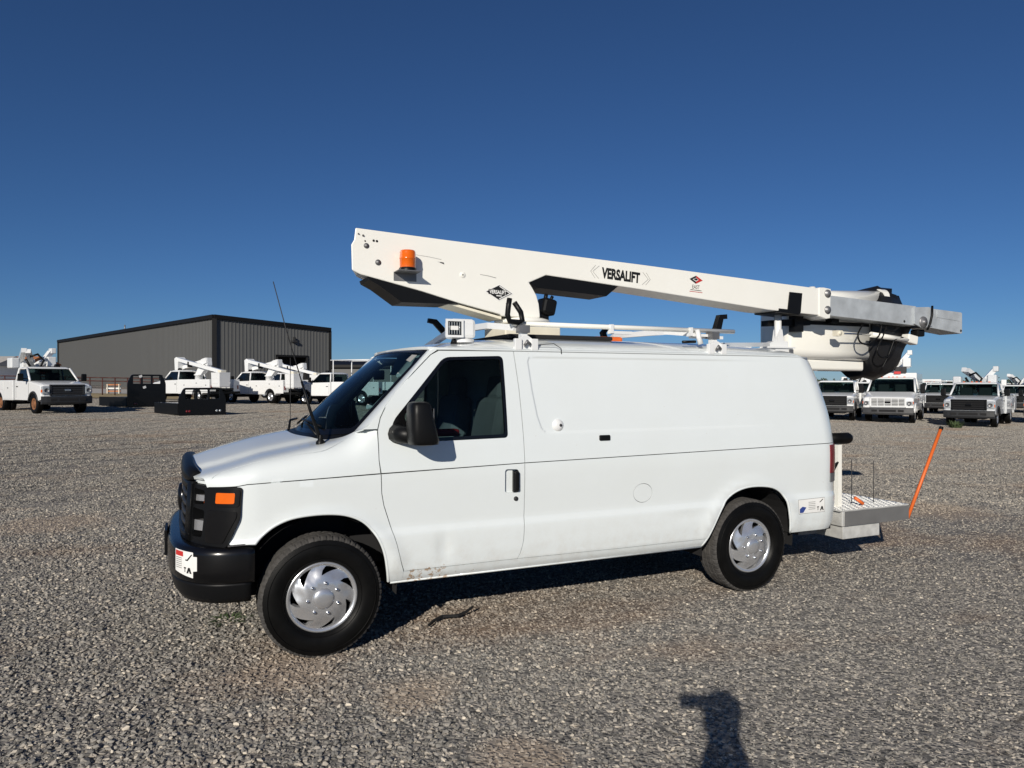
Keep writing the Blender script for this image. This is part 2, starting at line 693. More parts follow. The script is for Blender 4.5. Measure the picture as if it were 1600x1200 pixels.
def earth(nt, vec, base, tint, amount):
    """broad reddish-earth stain over the stone colour"""
    L = nt.links.new
    mp = nt.nodes.new('ShaderNodeMapping')
    mp.inputs['Scale'].default_value = (.75, 1.5, 1)
    mp.inputs['Rotation'].default_value = (0, 0, R(-24))
    L(vec, mp.inputs['Vector'])
    n1 = nt.nodes.new('ShaderNodeTexNoise')
    n1.inputs['Scale'].default_value = 0.30; n1.inputs['Detail'].default_value = 7; n1.inputs['Roughness'].default_value = 0.62
    L(mp.outputs['Vector'], n1.inputs['Vector'])
    r1 = nt.nodes.new('ShaderNodeMapRange')
    r1.inputs['From Min'].default_value = 0.52; r1.inputs['From Max'].default_value = 0.70; r1.inputs['To Max'].default_value = amount
    L(n1.outputs['Fac'], r1.inputs['Value'])
    mx = nt.nodes.new('ShaderNodeMixRGB')
    mx.inputs['Color2'].default_value = (*tint, 1)
    L(r1.outputs[0], mx.inputs['Fac']); L(base, mx.inputs['Color1'])
    bm = nt.nodes.new('ShaderNodeMixRGB')
    bm.inputs['Color2'].default_value = (0.38, 0.305, 0.235, 1)
    sc = nt.nodes.new('ShaderNodeMath'); sc.operation = 'MULTIPLY'; sc.inputs[1].default_value = amount * .75
    L(bare_mask(nt, vec), sc.inputs[0])
    L(sc.outputs[0], bm.inputs['Fac']); L(mx.outputs['Color'], bm.inputs['Color1'])
    return bm.outputs['Color']


def gravel_material():
    m, nt, b = nodes_of('gravel_ground')
    L = nt.links.new
    tc = nt.nodes.new('ShaderNodeTexCoord')
    vo = nt.nodes.new('ShaderNodeTexVoronoi')
    vo.inputs['Scale'].default_value = 42.0
    L(tc.outputs['Object'], vo.inputs['Vector'])
    hs = nt.nodes.new('ShaderNodeValToRGB')
    cr = hs.color_ramp
    cr.elements[0].position = 0.0; cr.elements[0].color = (0.10, 0.095, 0.088, 1)
    cr.elements[1].position = 1.0; cr.elements[1].color = (0.50, 0.45, 0.38, 1)
    for p, c in ((0.35, (0.17, 0.16, 0.147)), (0.62, (0.24, 0.224, 0.205)), (0.85, (0.32, 0.29, 0.255))):
        e = cr.elements.new(p); e.color = (*c, 1)
    sp = nt.nodes.new('ShaderNodeSeparateColor')
    L(vo.outputs['Color'], sp.inputs['Color'])
    L(sp.outputs['Red'], hs.inputs['Fac'])
    L(earth(nt, tc.outputs['Object'], hs.outputs['Color'], (0.26, 0.18, 0.125), .9), b.inputs['Base Color'])
    b.inputs['Roughness'].default_value = 0.95
    b.inputs['Specular IOR Level'].default_value = 0.2
    mr = nt.nodes.new('ShaderNodeMapRange')
    mr.inputs['From Min'].default_value = 0.0; mr.inputs['From Max'].default_value = 0.6
    mr.inputs['To Min'].default_value = 1.0; mr.inputs['To Max'].default_value = 0.0
    L(vo.outputs['Distance'], mr.inputs['Value'])
    bp = nt.nodes.new('ShaderNodeBump')
    bp.inputs['Strength'].default_value = 0.8
    bp.inputs['Distance'].default_value = 0.012
    L(mr.outputs[0], bp.inputs['Height'])
    L(bp.outputs['Normal'], b.inputs['Normal'])
    MATS['gravel_ground'] = m
    return m


def stone_material(name, per_stone):
    m, nt, b = nodes_of(name)
    L = nt.links.new
    r = nt.nodes.new('ShaderNodeValToRGB')
    cr = r.color_ramp
    cr.elements[0].position = 0; cr.elements[0].color = (0.165, 0.157, 0.142, 1)
    cr.elements[1].position = 1; cr.elements[1].color = (0.66, 0.595, 0.49, 1)
    for p, c in ((0.3, (0.232, 0.220, 0.200)), (0.6, (0.305, 0.287, 0.258)), (0.8, (0.37, 0.340, 0.296)), (0.93, (0.47, 0.42, 0.35))):
        e = cr.elements.new(p); e.color = (*c, 1)
    if per_stone:
        at = nt.nodes.new('ShaderNodeAttribute'); at.attribute_name = 'tone'
        L(at.outputs['Fac'], r.inputs['Fac'])
    else:
        oi = nt.nodes.new('ShaderNodeObjectInfo')
        L(oi.outputs['Random'], r.inputs['Fac'])
    ge = nt.nodes.new('ShaderNodeNewGeometry')
    col = earth(nt, ge.outputs['Position'], r.outputs['Color'], (0.30, 0.215, 0.15), .6)
    n = nt.nodes.new('ShaderNodeTexNoise')
    n.inputs['Scale'].default_value = 90
    L(ge.outputs['Position'], n.inputs['Vector'])
    rr = nt.nodes.new('ShaderNodeMapRange')
    rr.inputs['To Min'].default_value = 0.75; rr.inputs['To Max'].default_value = 1.2
    L(n.outputs['Fac'], rr.inputs['Value'])
    ml = nt.nodes.new('ShaderNodeMixRGB'); ml.blend_type = 'MULTIPLY'; ml.inputs['Fac'].default_value = 1
    L(col, ml.inputs['Color1']); L(rr.outputs[0], ml.inputs['Color2'])
    L(ml.outputs['Color'], b.inputs['Base Color'])
    b.inputs['Roughness'].default_value = 0.9
    b.inputs['Specular IOR Level'].default_value = 0.25
    MATS[name] = m


gravel_material()
stone_material('gravel_stone', False)
stone_material('gravel_patch', True)


def build_ground():
    # graded grid: fine near the van, stretching to the horizon
    a = np.concatenate([-np.geomspace(3000, 40, 16), np.linspace(-32, 100, 67), np.geomspace(110, 3000, 14)])
    bq = np.concatenate([-np.geomspace(3000, 40, 12), np.linspace(-32, 130, 82), np.geomspace(140, 3000, 14)])
    X, Y = np.meshgrid(a, bq)
    Z = ground_z(X, Y)
    nx, ny = len(a), len(bq)
    vs = np.stack([X.ravel(), Y.ravel(), Z.ravel()], 1)
    fs = [(j * nx + i, j * nx + i + 1, (j + 1) * nx + i + 1, (j + 1) * nx + i) for j in range(ny - 1) for i in range(nx - 1)]
    me = bpy.data.meshes.new('ground')
    me.from_pydata(vs.tolist(), [], fs)
    for p in me.polygons:
        p.use_smooth = True
    me.materials.append(MATS['gravel_ground'])
    o = bpy.data.objects.new('ground', me)
    COL.objects.link(o)
    tag(o, 'grey crushed gravel yard the vehicles stand on', None, None, 'structure')
    return o


def stone_hull(rr):
    """one angular crushed stone: hull of a few random points"""
    bm = bmesh.new()
    sx, sy, sz = rr.uniform(.85, 1.3), rr.uniform(.7, 1.0), rr.uniform(.50, .78)
    for _ in range(11):
        v = rr.standard_normal(3); v /= np.linalg.norm(v)
        v *= rr.uniform(.42, .55)
        bm.verts.new((v[0] * sx, v[1] * sy, v[2] * sz))
    res = bmesh.ops.convex_hull(bm, input=list(bm.verts))
    bmesh.ops.delete(bm, geom=[v for v in bm.verts if not v.link_faces], context='VERTS')
    bm.verts.index_update()
    vs = np.array([v.co[:] for v in bm.verts])
    fs = [[v.index for v in f.verts] for f in bm.faces]
    bm.free()
    return vs, fs


def scatter_object(name, kinds, P, S, tilt, material):
    me = bpy.data.meshes.new(name)
    me.vertices.add(len(P))
    me.vertices.foreach_set('co', P.astype(np.float32).ravel())
    at = me.attributes.new('size', 'FLOAT', 'POINT')
    at.data.foreach_set('value', S.astype(np.float32))
    me.materials.append(MATS[material])
    o = bpy.data.objects.new(name, me)
    COL.objects.link(o)
    ng = bpy.data.node_groups.new('scatter_' + name, 'GeometryNodeTree')
    ng.interface.new_socket('Geometry', in_out='INPUT', socket_type='NodeSocketGeometry')
    ng.interface.new_socket('Geometry', in_out='OUTPUT', socket_type='NodeSocketGeometry')
    N, L = ng.nodes, ng.links.new
    gi, go = N.new('NodeGroupInput'), N.new('NodeGroupOutput')
    ci = N.new('GeometryNodeCollectionInfo')
    ci.inputs['Collection'].default_value = kinds
    ci.inputs['Separate Children'].default_value = True
    ci.inputs['Reset Children'].default_value = True
    ip = N.new('GeometryNodeInstanceOnPoints')
    ip.inputs['Pick Instance'].default_value = True
    na = N.new('GeometryNodeInputNamedAttribute')
    na.data_type = 'FLOAT'
    na.inputs['Name'].default_value = 'size'
    rv = N.new('FunctionNodeRandomValue')
    rv.data_type = 'FLOAT_VECTOR'
    rv.inputs['Min'].default_value = (-tilt, -tilt, 0)
    rv.inputs['Max'].default_value = (tilt, tilt, 6.283)
    L(gi.outputs[0], ip.inputs['Points'])
    L(ci.outputs[0], ip.inputs['Instance'])
    L(rv.outputs[0], ip.inputs['Rotation'])
    L(na.outputs[0], ip.inputs['Scale'])
    L(ip.outputs[0], go.inputs[0])
    md = o.modifiers.new('scatter', 'NODES')
    md.node_group = ng
    return o


def build_gravel():
    """Loose crushed stone lying on the yard: countless, instanced. Single stones near the van, small patches of stones farther out."""
    stones = bpy.data.collections.new('stone_kinds')
    for k in range(9):
        vs, fs = stone_hull(np.random.default_rng(100 + k))
        me = bpy.data.meshes.new('stone')
        me.from_pydata(vs.tolist(), [], fs)
        me.materials.append(MATS['gravel_stone'])
        stones.objects.link(bpy.data.objects.new('stone', me))
    P, S = [], []
    W = 0.88
    for d0, d1, dens, s0, s1 in ((2.2, 4.6, 1350, 0.018, 0.040), (2.2, 4.6, 1900, 0.008, 0.016), (4.6, 7.0, 1200, 0.019, 0.040), (4.6, 7.0, 1200, 0.010, 0.017), (7.0, 10.0, 1150, 0.020, 0.040)):
        n = int(W * (d1 * d1 - d0 * d0) * dens)
        de = np.sqrt(rng.uniform(d0 * d0, d1 * d1, n))
        la = rng.uniform(-W, W, n) * de
        x = CAM.x + de * SY + la * CY
        y = CAM.y + de * CY - la * SY
        s = s0 + (s1 - s0) * rng.beta(1.5, 2.4, n)
        # stone is coarser and looser towards the van's nose, smaller and trodden in towards its tail
        coarse = sstep(2.5, -2.0, x + .5 * y) if False else 1 - sstep(-1.5, 2.5, la)
        s = s * (0.74 + 0.30 * coarse)
        s = np.where((rng.random(n) < .012) & (s0 > .012), s * 1.5, s)
        keep = rng.random(n) > .52 * bare_np(x, y) + .22 * (1 - coarse) * (s0 > .012)
        zo = s * np.where(rng.random(n) < .5, .02, .16) * (.4 + .6 * coarse)
        P.append(np.stack([x, y, ground_z(x, y) + zo], 1)[keep]); S.append(s[keep])
    o = scatter_object('loose_gravel', stones, np.concatenate(P), np.concatenate(S), .55, 'gravel_stone')
    tag(o, 'loose grey and tan crushed stones covering the yard round the van', 'gravel', None, 'stuff')
    # patches, 1.1 m across
    patches = bpy.data.collections.new('patch_kinds')
    hulls = [stone_hull(np.random.default_rng(200 + k)) for k in range(8)]
    for k in range(5):
        rr = np.random.default_rng(300 + k)
        V, F, T = [], [], []
        n = 1050
        for i in range(n):
            vs, fs = hulls[int(rr.integers(8))]
            a, rad = rr.uniform(0, 6.283), .72 * math.sqrt(rr.random())
            s = rr.uniform(.017, .036)
            c, si = math.cos(a), math.sin(a)
            t2 = rr.uniform(0, 6.283)
            R2 = np.array([[math.cos(t2), -math.sin(t2), 0], [math.sin(t2), math.cos(t2), 0], [0, 0, 1]])
            q = (vs * s) @ R2.T + np.array([rad * c, rad * si, s * .1])
            off = sum(len(x_) for x_ in V)
            V.append(q); F += [[j + off for j in f] for f in fs]; T += [rr.random()] * len(q)
        me = bpy.data.meshes.new('stone_patch')
        me.from_pydata(np.vstack(V).tolist(), [], F)
        at = me.attributes.new('tone', 'FLOAT', 'POINT')
        at.data.foreach_set('value', np.array(T, np.float32))
        me.materials.append(MATS['gravel_patch'])
        patches.objects.link(bpy.data.objects.new('stone_patch', me))
    P = []
    gx, gy = np.meshgrid(np.arange(-62, 70, .94), np.arange(-2, 64, .94))
    gx, gy = (gx + rng.uniform(-.12, .12, gx.shape)).ravel(), (gy + rng.uniform(-.12, .12, gy.shape)).ravel()
    ok = (gy > 9.7) & (np.abs(gx) < .90 * gy + .5)
    ok &= ~((gy > 49) & (gx < -.40 * gy))          # the grass verge is free of stone
    la, de = gx[ok], gy[ok]
    x = CAM.x + de * SY + la * CY
    y = CAM.y + de * CY - la * SY
    k = rng.random(len(x)) > .5 * bare_np(x, y)
    P.append(np.stack([x, y, ground_z(x, y) + rng.uniform(-.004, .004, len(x))], 1)[k])
    P = np.concatenate(P)
    o = scatter_object('spread_gravel', patches, P, np.full(len(P), 1.0), 0.0, 'gravel_patch')
    tag(o, 'grey gravel spread over the far part of the yard', 'gravel', None, 'stuff')


build_ground()
build_gravel()

# ------------------------------------------------------------------ the van
van = thing('bucket_van', 'large white cargo van with folded aerial boom and bucket on its roof', 'van')

INSET = smooth_table([(.30, .11), (.36, .085), (.42, .05), (.45, .03), (.5, .012), (.58, .003), (.68, 0), (.745, .002), (.765, .012), (.785, .020),
                      (.85, .018), (1.0, .012), (1.1, .010), (1.16, .012), (1.3, .024), (1.5, .050), (1.7, .083), (1.85, .112), (1.95, .134), (2.05, .156)],
                     .3, 2.1, sig=.007)
WIDE = smooth_table([(-.9, .58), (-.8, .70), (-.72, .80), (-.66, .865), (-.58, .93), (-.5, .965), (-.4, .985), (-.2, .996), (0, 1.), (5, 1.)], -1, 5.2, sig=.03)
XEND = smooth_table([(.3, 4.52), (.43, 4.57), (.7, 4.60), (1.2, 4.60), (1.44, 4.575), (1.73, 4.50), (1.94, 4.42), (2.05, 4.36)], .3, 2.1, sig=.05)
BELT = lambda u: float(np.interp(u, (-.455, .372, 1.403, 4.386, 4.7), (1.122, 1.148, 1.170, 1.207, 1.21)))
RC = .28
PRESS = lambda z: float(np.interp(z, (1.38, 1.407, 1.5, 1.684, 1.894, 1.93), (1.58, 1.546, 1.516, 1.489, 1.473, 1.49)))


def _ss(a, b, x):
    t = min(1.0, max(0.0, (x - a) / (b - a)))
    return t * t * (3 - 2 * t)


def side(u, z, sg=-1):
    """Body side: u runs along the van (and round the rear corner), z is height."""
    w = WIDE(u) - INSET(z)
    if 1.3 < z < 2.0 and u > 1.4:          # pressed-in blank where a window would be
        k = _ss(0, .018, u - PRESS(z)) * _ss(1.372, 1.39, z) * (1 - _ss(1.918, 1.934, z)) * (1 - _ss(3.0, 3.9, u))
        w -= .006 * k
    if z < 1.0:                             # old dents low on the front door and ahead of the rear wheel
        w -= .010 * math.exp(-((u - .80) / .05) ** 2 - ((z - .63) / .09) ** 2)
        w -= .006 * math.exp(-((u - 2.85) / .16) ** 2 - ((z - .70) / .035) ** 2)
        for hx, k in ((0.0, .014), (3.5, .012)):   # flared wheel arches
            d = math.hypot(u - hx, (z - .40))
            w += k * math.exp(-((d - .50) / .055) ** 2) * _ss(.42, .6, z)
    u0 = XEND(z) - RC
    if u <= u0:
        return (u, sg * w, z)
    ph = (u - u0) / RC
    pm = 1.42
    if ph <= pm:
        return (u0 + RC * math.sin(ph), sg * (w - RC * (1 - math.cos(ph))), z)
    l = (ph - pm) * RC
    return (u0 + RC * math.sin(pm) + l * math.cos(pm), sg * (w - RC * (1 - math.cos(pm)) - l * math.sin(pm)), z)


def rear(t, z, sg=-1):
    w = WIDE(3.0) - INSET(z)
    L_ = RC * 1.42 + (w - RC * (1 - math.cos(1.42))) / math.sin(1.42)
    u0 = XEND(z) - RC
    return side(u0 + RC * .93 + t * (L_ - RC * .93 - .002), z, sg)


# front clip: the side rolls over the fender into the bonnet
ZE = smooth_table([(-.9, 1.10), (-.72, 1.165), (-.54, 1.215), (-.36, 1.27), (0, 1.335), (.12, 1.358), (.2, 1.39), (.3, 1.49), (.42, 1.60)], -1, .6, sig=.03)
ZC = smooth_table([(-.9, 1.18), (-.76, 1.218), (-.6, 1.272), (-.36, 1.338), (-.1, 1.388), (.1, 1.40), (.4, 1.43)], -1, .6, sig=.05)
QB = 1.13


def _section(x):
    w = WIDE(x) - INSET(QB)
    ze, zc = ZE(x), ZC(x)
    zr = ze + .35 * (zc - ze)
    pts = [(-w, QB)]
    h = ze - QB
    pts += [(-w + .012, QB + h * .45), (-w + .045, QB + h * .74), (-w + .10, QB + h * .92), (-w + .18, QB + h * 1.0)]
    pts += [(-.62 * w / .99, ze + .004), (-.56 * w, zr - .002), (-.50 * w, zr + .012), (-.25 * w, (zr + zc) / 2 + .008), (0, zc)]
    p = np.array(pts)
    # mirror for a smooth centre, smooth by Chaikin corner cutting
    full = np.vstack([p, (p[::-1] * np.array([-1, 1]))[1:]])
    full = np.vstack([np.array([(-w + .0, QB - .12)]), full, np.array([(w, QB - .12)])])
    for _ in range(3):
        a, b = full[:-1], full[1:]
        q = np.empty((2 * len(a), 2))
        q[0::2] = .75 * a + .25 * b; q[1::2] = .25 * a + .75 * b
        full = np.vstack([full[:1], q, full[-1:]])
    half = full[full[:, 0] <= 1e-9]
    half = half[half[:, 1] >= QB - .02]
    s = np.concatenate([[0], np.cumsum(np.linalg.norm(np.diff(half, axis=0), axis=1))])
    k = np.interp(QB, half[:4, 1], s[:4])
    return s - k, half


_SEC_X = np.linspace(-.92, .56, 75)
_SEC = [_section(x) for x in _SEC_X]
_QN = 120
_SECQ = np.array([[(np.interp(t, s, h[:, 0]), np.interp(t, s, h[:, 1])) for t in np.linspace(0, s[-1], _QN)] for s, h in _SEC])
_SECL = np.array([s[-1] for s, h in _SEC])


def clip_len(x):
    return float(np.interp(x, _SEC_X, _SECL))


def _sec_pt(x, t):
    """t in 0..1 along the section from fender shoulder to centre line."""
    fx = np.clip((x - _SEC_X[0]) / (_SEC_X[1] - _SEC_X[0]), 0, len(_SEC_X) - 1.001)
    i = int(fx); a = fx - i
    ft = np.clip(t, 0, 1) * (_QN - 1.001)
    j = int(ft); b = ft - j
    p = ((1 - a) * ((1 - b) * _SECQ[i, j] + b * _SECQ[i, j + 1]) + a * ((1 - b) * _SECQ[i + 1, j] + b * _SECQ[i + 1, j + 1]))
    return p


def front(x, q, sg=-1):
    if q <= QB:
        return side(x, q, sg)
    y, z = _sec_pt(x, (q - QB) / clip_len(x))
    return (x, -sg * y if sg > 0 else y, z)


def bonnet_map(x, p):
    """p: signed distance over the bonnet from the centre line."""
    q = QB + clip_len(x) - abs(p)
    y = front(x, q)
    return (y[0], y[1] if p <= 0 else -y[1], y[2])


G_ = .0028      # half of a panel gap
D_FRONT = [(.521, .497), (.503, .552), (.471, .683), (.424, .83), (.389, .938), (.374, 1.02), (.368, 1.148), (.358, 1.236), (.356, 1.434),
           (.375, 1.509), (.42, 1.596), (.491, 1.685), (.662, 1.853), (.745, 1.932), (.803, 1.961)]
D_REAR = [(1.374, 1.966), (1.393, 1.694), (1.405, 1.36), (1.407, 1.18), (1.406, 1.095), (1.404, .821), (1.392, .62), (1.37, .535), (1.351, .497)]
F_ARCH = [(-.408, .757), (-.359, .810), (-.288, .862), (-.194, .899), (-.071, .914), (.054, .912), (.157, .893), (.248, .850), (.314, .785), (.364, .705),
          (.397, .610), (.421, .470), (.428, .430)]
R_ARCH = [(3.001, .425), (3.04, .505), (3.109, .63), (3.179, .745), (3.278, .829), (3.408, .873), (3.559, .881), (3.714, .861), (3.815, .810), (3.867, .735),
          (3.903, .611), (3.935, .455)]
WINDOW = rounded([(.837, 1.918), (1.285, 1.933), (1.283, 1.352), (.448, 1.340), (.447, 1.475)], [.05, .04, .03, .05, .06])


def spline(pts, k=4):
    P = np.array([pts[0]] + list(pts) + [pts[-1]], float)
    out = []
    for i in range(1, len(P) - 2):
        for j in range(k):
            t = j / k
            a, b_, c, d = P[i - 1], P[i], P[i + 1], P[i + 2]
            out.append(tuple(.5 * (2 * b_ + (c - a) * t + (2 * a - 5 * b_ + 4 * c - d) * t * t + (3 * b_ - a - 3 * c + d) * t ** 3)))
    return out + [tuple(P[-2])]


F_ARCH, R_ARCH = spline(F_ARCH), spline(R_ARCH)


def shift(poly, d):
    return [(a + d, b) for a, b in poly]


def upto(curve, fz, below):
    return [p for p in curve if (p[1] < fz(p[0]) - .004) == below]


def hood_q(x):
    k = _ss(-.02, .21, x)
    return (1 - k) * _hood_q(x) + k * (QB + clip_len(x) - .822)


def _hood_q(x):
    """shut line between fender and bonnet, along the section"""
    return float(np.interp(x, (-.70, -.672, -.655, -.60, -.54, -.45, -.2, .3), (1.085, 1.10, 1.15, 1.215, 1.255, 1.285, 1.315, 1.33)))


def hood_rear_x(y):
    return -.10 + .33 * (min(abs(y), .82) / .80) ** 2.4


for sg in (-1, 1):
    o_ = sg
    def S_(u, z, sg=sg): return side(u, z, sg)
    def F_(u, q, sg=sg): return front(u, q, sg)
    def out_sign(fm, a, b):
        e = 1e-3
        n = (Vector(fm(a + e, b)) - Vector(fm(a - e, b))).cross(Vector(fm(a, b + e)) - Vector(fm(a, b - e)))
        return 1.0 if n.y * sg > 0 else -1.0
    so = out_sign(S_, 2.0, .9)
    rows = [.72, .74, .752, .764, .776, .79, .82]
    # lower and upper fender, parted at the belt crease
    dfl = upto(D_FRONT, BELT, True)
    low = [(-.576, .757)] + F_ARCH + [(.515, .430), (.518, .492)] + [(a - G_, b) for a, b in dfl] + [(.370 - G_, 1.146 - G_), (-.30, BELT(-.30) - G_),
          (-.4495, 1.1205 - G_), (-.506, 1.108), (-.508, 1.09), (-.508, .915)]
    xs = np.linspace(.215, -.66, 30)
    dfu = [p for p in upto(D_FRONT, BELT, False) if p[1] < 1.44]
    up = [(-.4495, 1.1205 + G_), (-.30, BELT(-.30) + G_), (.370 - G_, 1.148 + G_)] + [(a - G_, b) for a, b in dfu]
    top = [(.354, QB + .30), (.30, QB + .315), (.235, QB + .335)]
    up = up[:-1] + [(.355 - G_, QB + .285)] + top
    up += [(x, hood_q(x) - G_) for x in xs] + [(-.672, 1.10), (-.66, 1.104), (-.515, 1.112), (-.4995, 1.114)]
    panel('fender', low, F_, 'van_white', van, step=.045, vrows=rows, out=so)
    panel('fender', up, F_, 'van_white', van, step=.035, out=so, bstep=.02)
    # pillar beside the windscreen
    pil = [(.252, 1.437), (.352, 1.437)] + [(a - G_ * 1.4, b + G_ * .6) for a, b in D_FRONT if 1.5 < b < 1.95] + [(.795, 1.968), (.765, 1.974), (.742, 1.962),
          (.695, 1.918), (.291, 1.452)]
    panel('windscreen_pillar', pil, S_, 'van_white', van, step=.03, out=so)
    # front door
    dru, drl = [p for p in D_REAR if p[1] > BELT(1.4) + .005], [p for p in D_REAR if p[1] < BELT(1.4) - .005]
    dlow = [(.521 + G_, .497)] + [(a + G_, b) for a, b in dfl[1:]] + [(.371 + G_, 1.146 - G_), (1.4065 - G_, BELT(1.4) - G_)] + [(a - G_, b) for a, b in drl]
    dup = [(.371 + G_, 1.148 + G_)] + [(a + G_, b) for a, b in D_FRONT if b > 1.16] + [(1.374 - G_, 1.966)] + [(a - G_, b) for a, b in dru[1:]] + [(1.4065 - G_, BELT(1.4) + G_)]
    pocket = rounded([(1.252, .966), (1.358, .962), (1.358, 1.128), (1.252, 1.133)], .022)
    door_low = panel('door', dlow, S_, 'van_white', van, holes=[pocket], step=.04, vrows=rows, out=so)
    panel('window_surround', dup, S_, 'van_white', van, holes=[WINDOW], step=.04, out=so)
    # handle pocket, handle, lock
    panel('handle_pocket', rounded([(1.250, .964), (1.360, .960), (1.360, 1.130), (1.250, 1.135)], .022), S_, 'van_white', door_low, step=.03, lift=-.022, out=so, flange=.004)
    hb = MB()
    hb.box((1.335, sg * 1.000, 1.045), (.042, .030, .142), bev=.012)
    hb.box((1.335, sg * .982, 1.045), (.034, .030, .15))
    hb.build('handle', 'black_plastic', door_low)
    MB().lathe([(0, .010), (.010, .010), (.016, .006), (.018, -.01)], (1.337, sg * .985, .921), (0, sg, 0), 16).build('door_lock', 'dark_steel', door_low)
    # window: rubber frame, glass, corner patch for the mirror
    inner = rounded([(.850, 1.897), (1.262, 1.911), (1.262, 1.378), (.58, 1.366), (.535, 1.520)], [.05, .03, .02, .02, .02])
    panel('window_frame', [(a, b) for a, b in WINDOW], S_, 'black_gloss', van, holes=[inner], step=.03, lift=.001, out=so, flange=.02)
    panel('window', [(a, b) for a, b in inner], S_, 'side_glass', van, step=.08, lift=-.010, out=so, flange=.001)
    MB().tube([side(.575, z, sg) for z in (1.37, 1.45, 1.53, 1.60)], .009, 8).build('window_bar', 'black_gloss', van)
    panel('door_trim', [(.46, .55), (1.37, .55), (1.37, 1.345), (.46, 1.345)], S_, 'interior', van, step=.12, lift=-.07, out=so, flange=.005)
    # cargo side
    ue = lambda z: XEND(z) - RC + RC * .92
    qlow = [(1.351 + G_, .497)] + [(1.37 + G_, .535), (1.392 + G_, .62), (1.404 + G_, .821), (1.406 + G_, 1.095), (1.4065 + G_, BELT(1.4) - G_)]
    qlow += [(u, BELT(u) - G_) for u in np.linspace(1.8, ue(1.2), 12)]
    qlow += [(ue(z), z) for z in np.linspace(1.12, .47, 9)] + [(ue(.45) - .02, .452)] + R_ARCH[::-1][:-1] + [(3.025, .487), (2.2, .488)]
    qup = [(1.4065 + G_, BELT(1.4) + G_)] + [(a + G_, b) for a, b in D_REAR[::-1] if b > BELT(1.4) + .005][:-1] + [(1.374 + G_, 1.966)]
    qup += [(u, 1.966) for u in (2.0, 2.6, 3.2, 3.8)] + [(4.15, 1.962), (ue(1.95) - .03, 1.95)]
    qup += [(ue(z), z) for z in np.linspace(1.93, BELT(4.5) + G_, 10)] + [(u, BELT(u) + G_) for u in np.linspace(ue(1.2), 1.8, 12)[1:]]
    fuel = [(2.412 + .088 * math.cos(a), .893 + .074 * math.sin(a)) for a in np.linspace(0, 2 * math.pi, 40, endpoint=False)]
    ql = panel('side_panel', qlow, S_, 'van_white', van, holes=[fuel] if sg < 0 else [], step=.05, vrows=rows, out=so)
    if sg < 0:
        panel('fuel_door', [(2.412 + (a - 2.412) * .955, .893 + (b - .893) * .955) for a, b in fuel], S_, 'van_white', ql, step=.04, out=so, lift=-.0006)
        panel('fuel_well', [(2.412 + (a - 2.412) * 1.1, .893 + (b - .893) * 1.1) for a, b in fuel], S_, 'black_matte', ql, step=.05, out=so, lift=-.025, flange=.001)
    panel('cargo_panel', qup, S_, 'van_white', van, step=.034, vrows=[1.374, 1.38, 1.386, 1.392, 1.914, 1.922, 1.930, 1.938], out=so,
          extra=[(PRESS(z) + o, z) for z in np.arange(1.36, 1.95, .014) for o in (-.012, 0, .006, .012, .018, .030)])
    sill = [(.428, .425), (.428, .486)] + [(.5, .4905), (1.352, .4915), (2.2, .482), (3.022, .481), (3.0, .425)]
    panel('sill', sill, S_, 'van_white', van, step=.03, out=so, lift=-.001)
    MB().tube([(.44, sg * .945, .421), (3.0, sg * .945, .418)], .009, 6).build('sill_seam', 'van_white', van)
    # wheel-arch lips
    for nm, A in (('wheel_arch_lip', F_ARCH), ('wheel_arch_lip', R_ARCH)):
        MB().tube([Vector(side(u, z, sg)) - Vector((0, sg * .008, 0)) for u, z in A], .011, 8).build(nm, 'van_white', van)
    # rear door leaf, tail lamp, drip rail
    panel('rear_door', [(0, .50), (1, .50), (1, 1.93), (0, 1.93)], lambda t, z, sg=sg: rear(t, z, sg), 'van_white', van, step=.12, out=so)
    lamp = [(XEND(z) - RC + RC * f, z) for f, z in ((.26, 1.192), (.26, .945), (.93, .945), (.93, 1.192))]
    tl = panel('tail_lamp', lamp, S_, 'red_lens', van, step=.05, lift=.010, out=so, flange=.03)
    panel('reverse_lamp', [(XEND(z) - RC + RC * f, z) for f, z in ((.26, .940), (.26, .868), (.93, .862), (.93, .940))], S_, 'steel_grey', tl, step=.05, lift=.010, out=so, flange=.03)
    pts = [(.742, .846, 1.962), (.78, .852, 1.974)] + [(x, .858, 1.975) for x in (.9, 1.4, 2.0, 2.6, 3.2, 3.8)] + [(4.12, .856, 1.970), (4.25, .85, 1.955)]
    MB().tube([(x, sg * y, z) for x, y, z in pts], .0085, 6).build('drip_rail', 'van_white', van)

# white faces of the windscreen pillars, from the glass to the body side
EDGE = [(.252, 1.437), (.291, 1.452), (.695, 1.918), (.742, 1.962)]


def pillar_face(sg):
    def f(s, t):
        z = 1.437 + (1.962 - 1.437) * t
        x = float(np.interp(z, [p[1] for p in EDGE], [p[0] for p in EDGE]))
        a, e = Vector(wind(sg * .99, -.02 + 1.02 * t)), Vector(side(x, z, sg))
        m = (a + e) / 2 + Vector((-.012, sg * .012, .004))
        return tuple(a * (1 - s) ** 2 + m * 2 * s * (1 - s) + e * s * s)
    return f


# small fittings on the driver's side
b = MB()
b.lathe([(.0, .020), (.018, .019), (.036, .012), (.046, .002), (.047, -.01)], side(1.69, 1.428), (0, -1, .05), 28)
b.build('vent_cap', 'white', van)
MB().lathe([(0, .006), (.010, .005), (.013, -.004)], Vector(side(1.703, 1.430)) + Vector((0, -.018, 0)), (0, -1, .05), 14).build('vent_hole', 'dark_steel', van)
MB().box(Vector(side(2.075, 1.327)) + Vector((0, -.004, 0)), (.092, .022, .042), bev=.008).build('latch_cover', 'black_plastic', van)

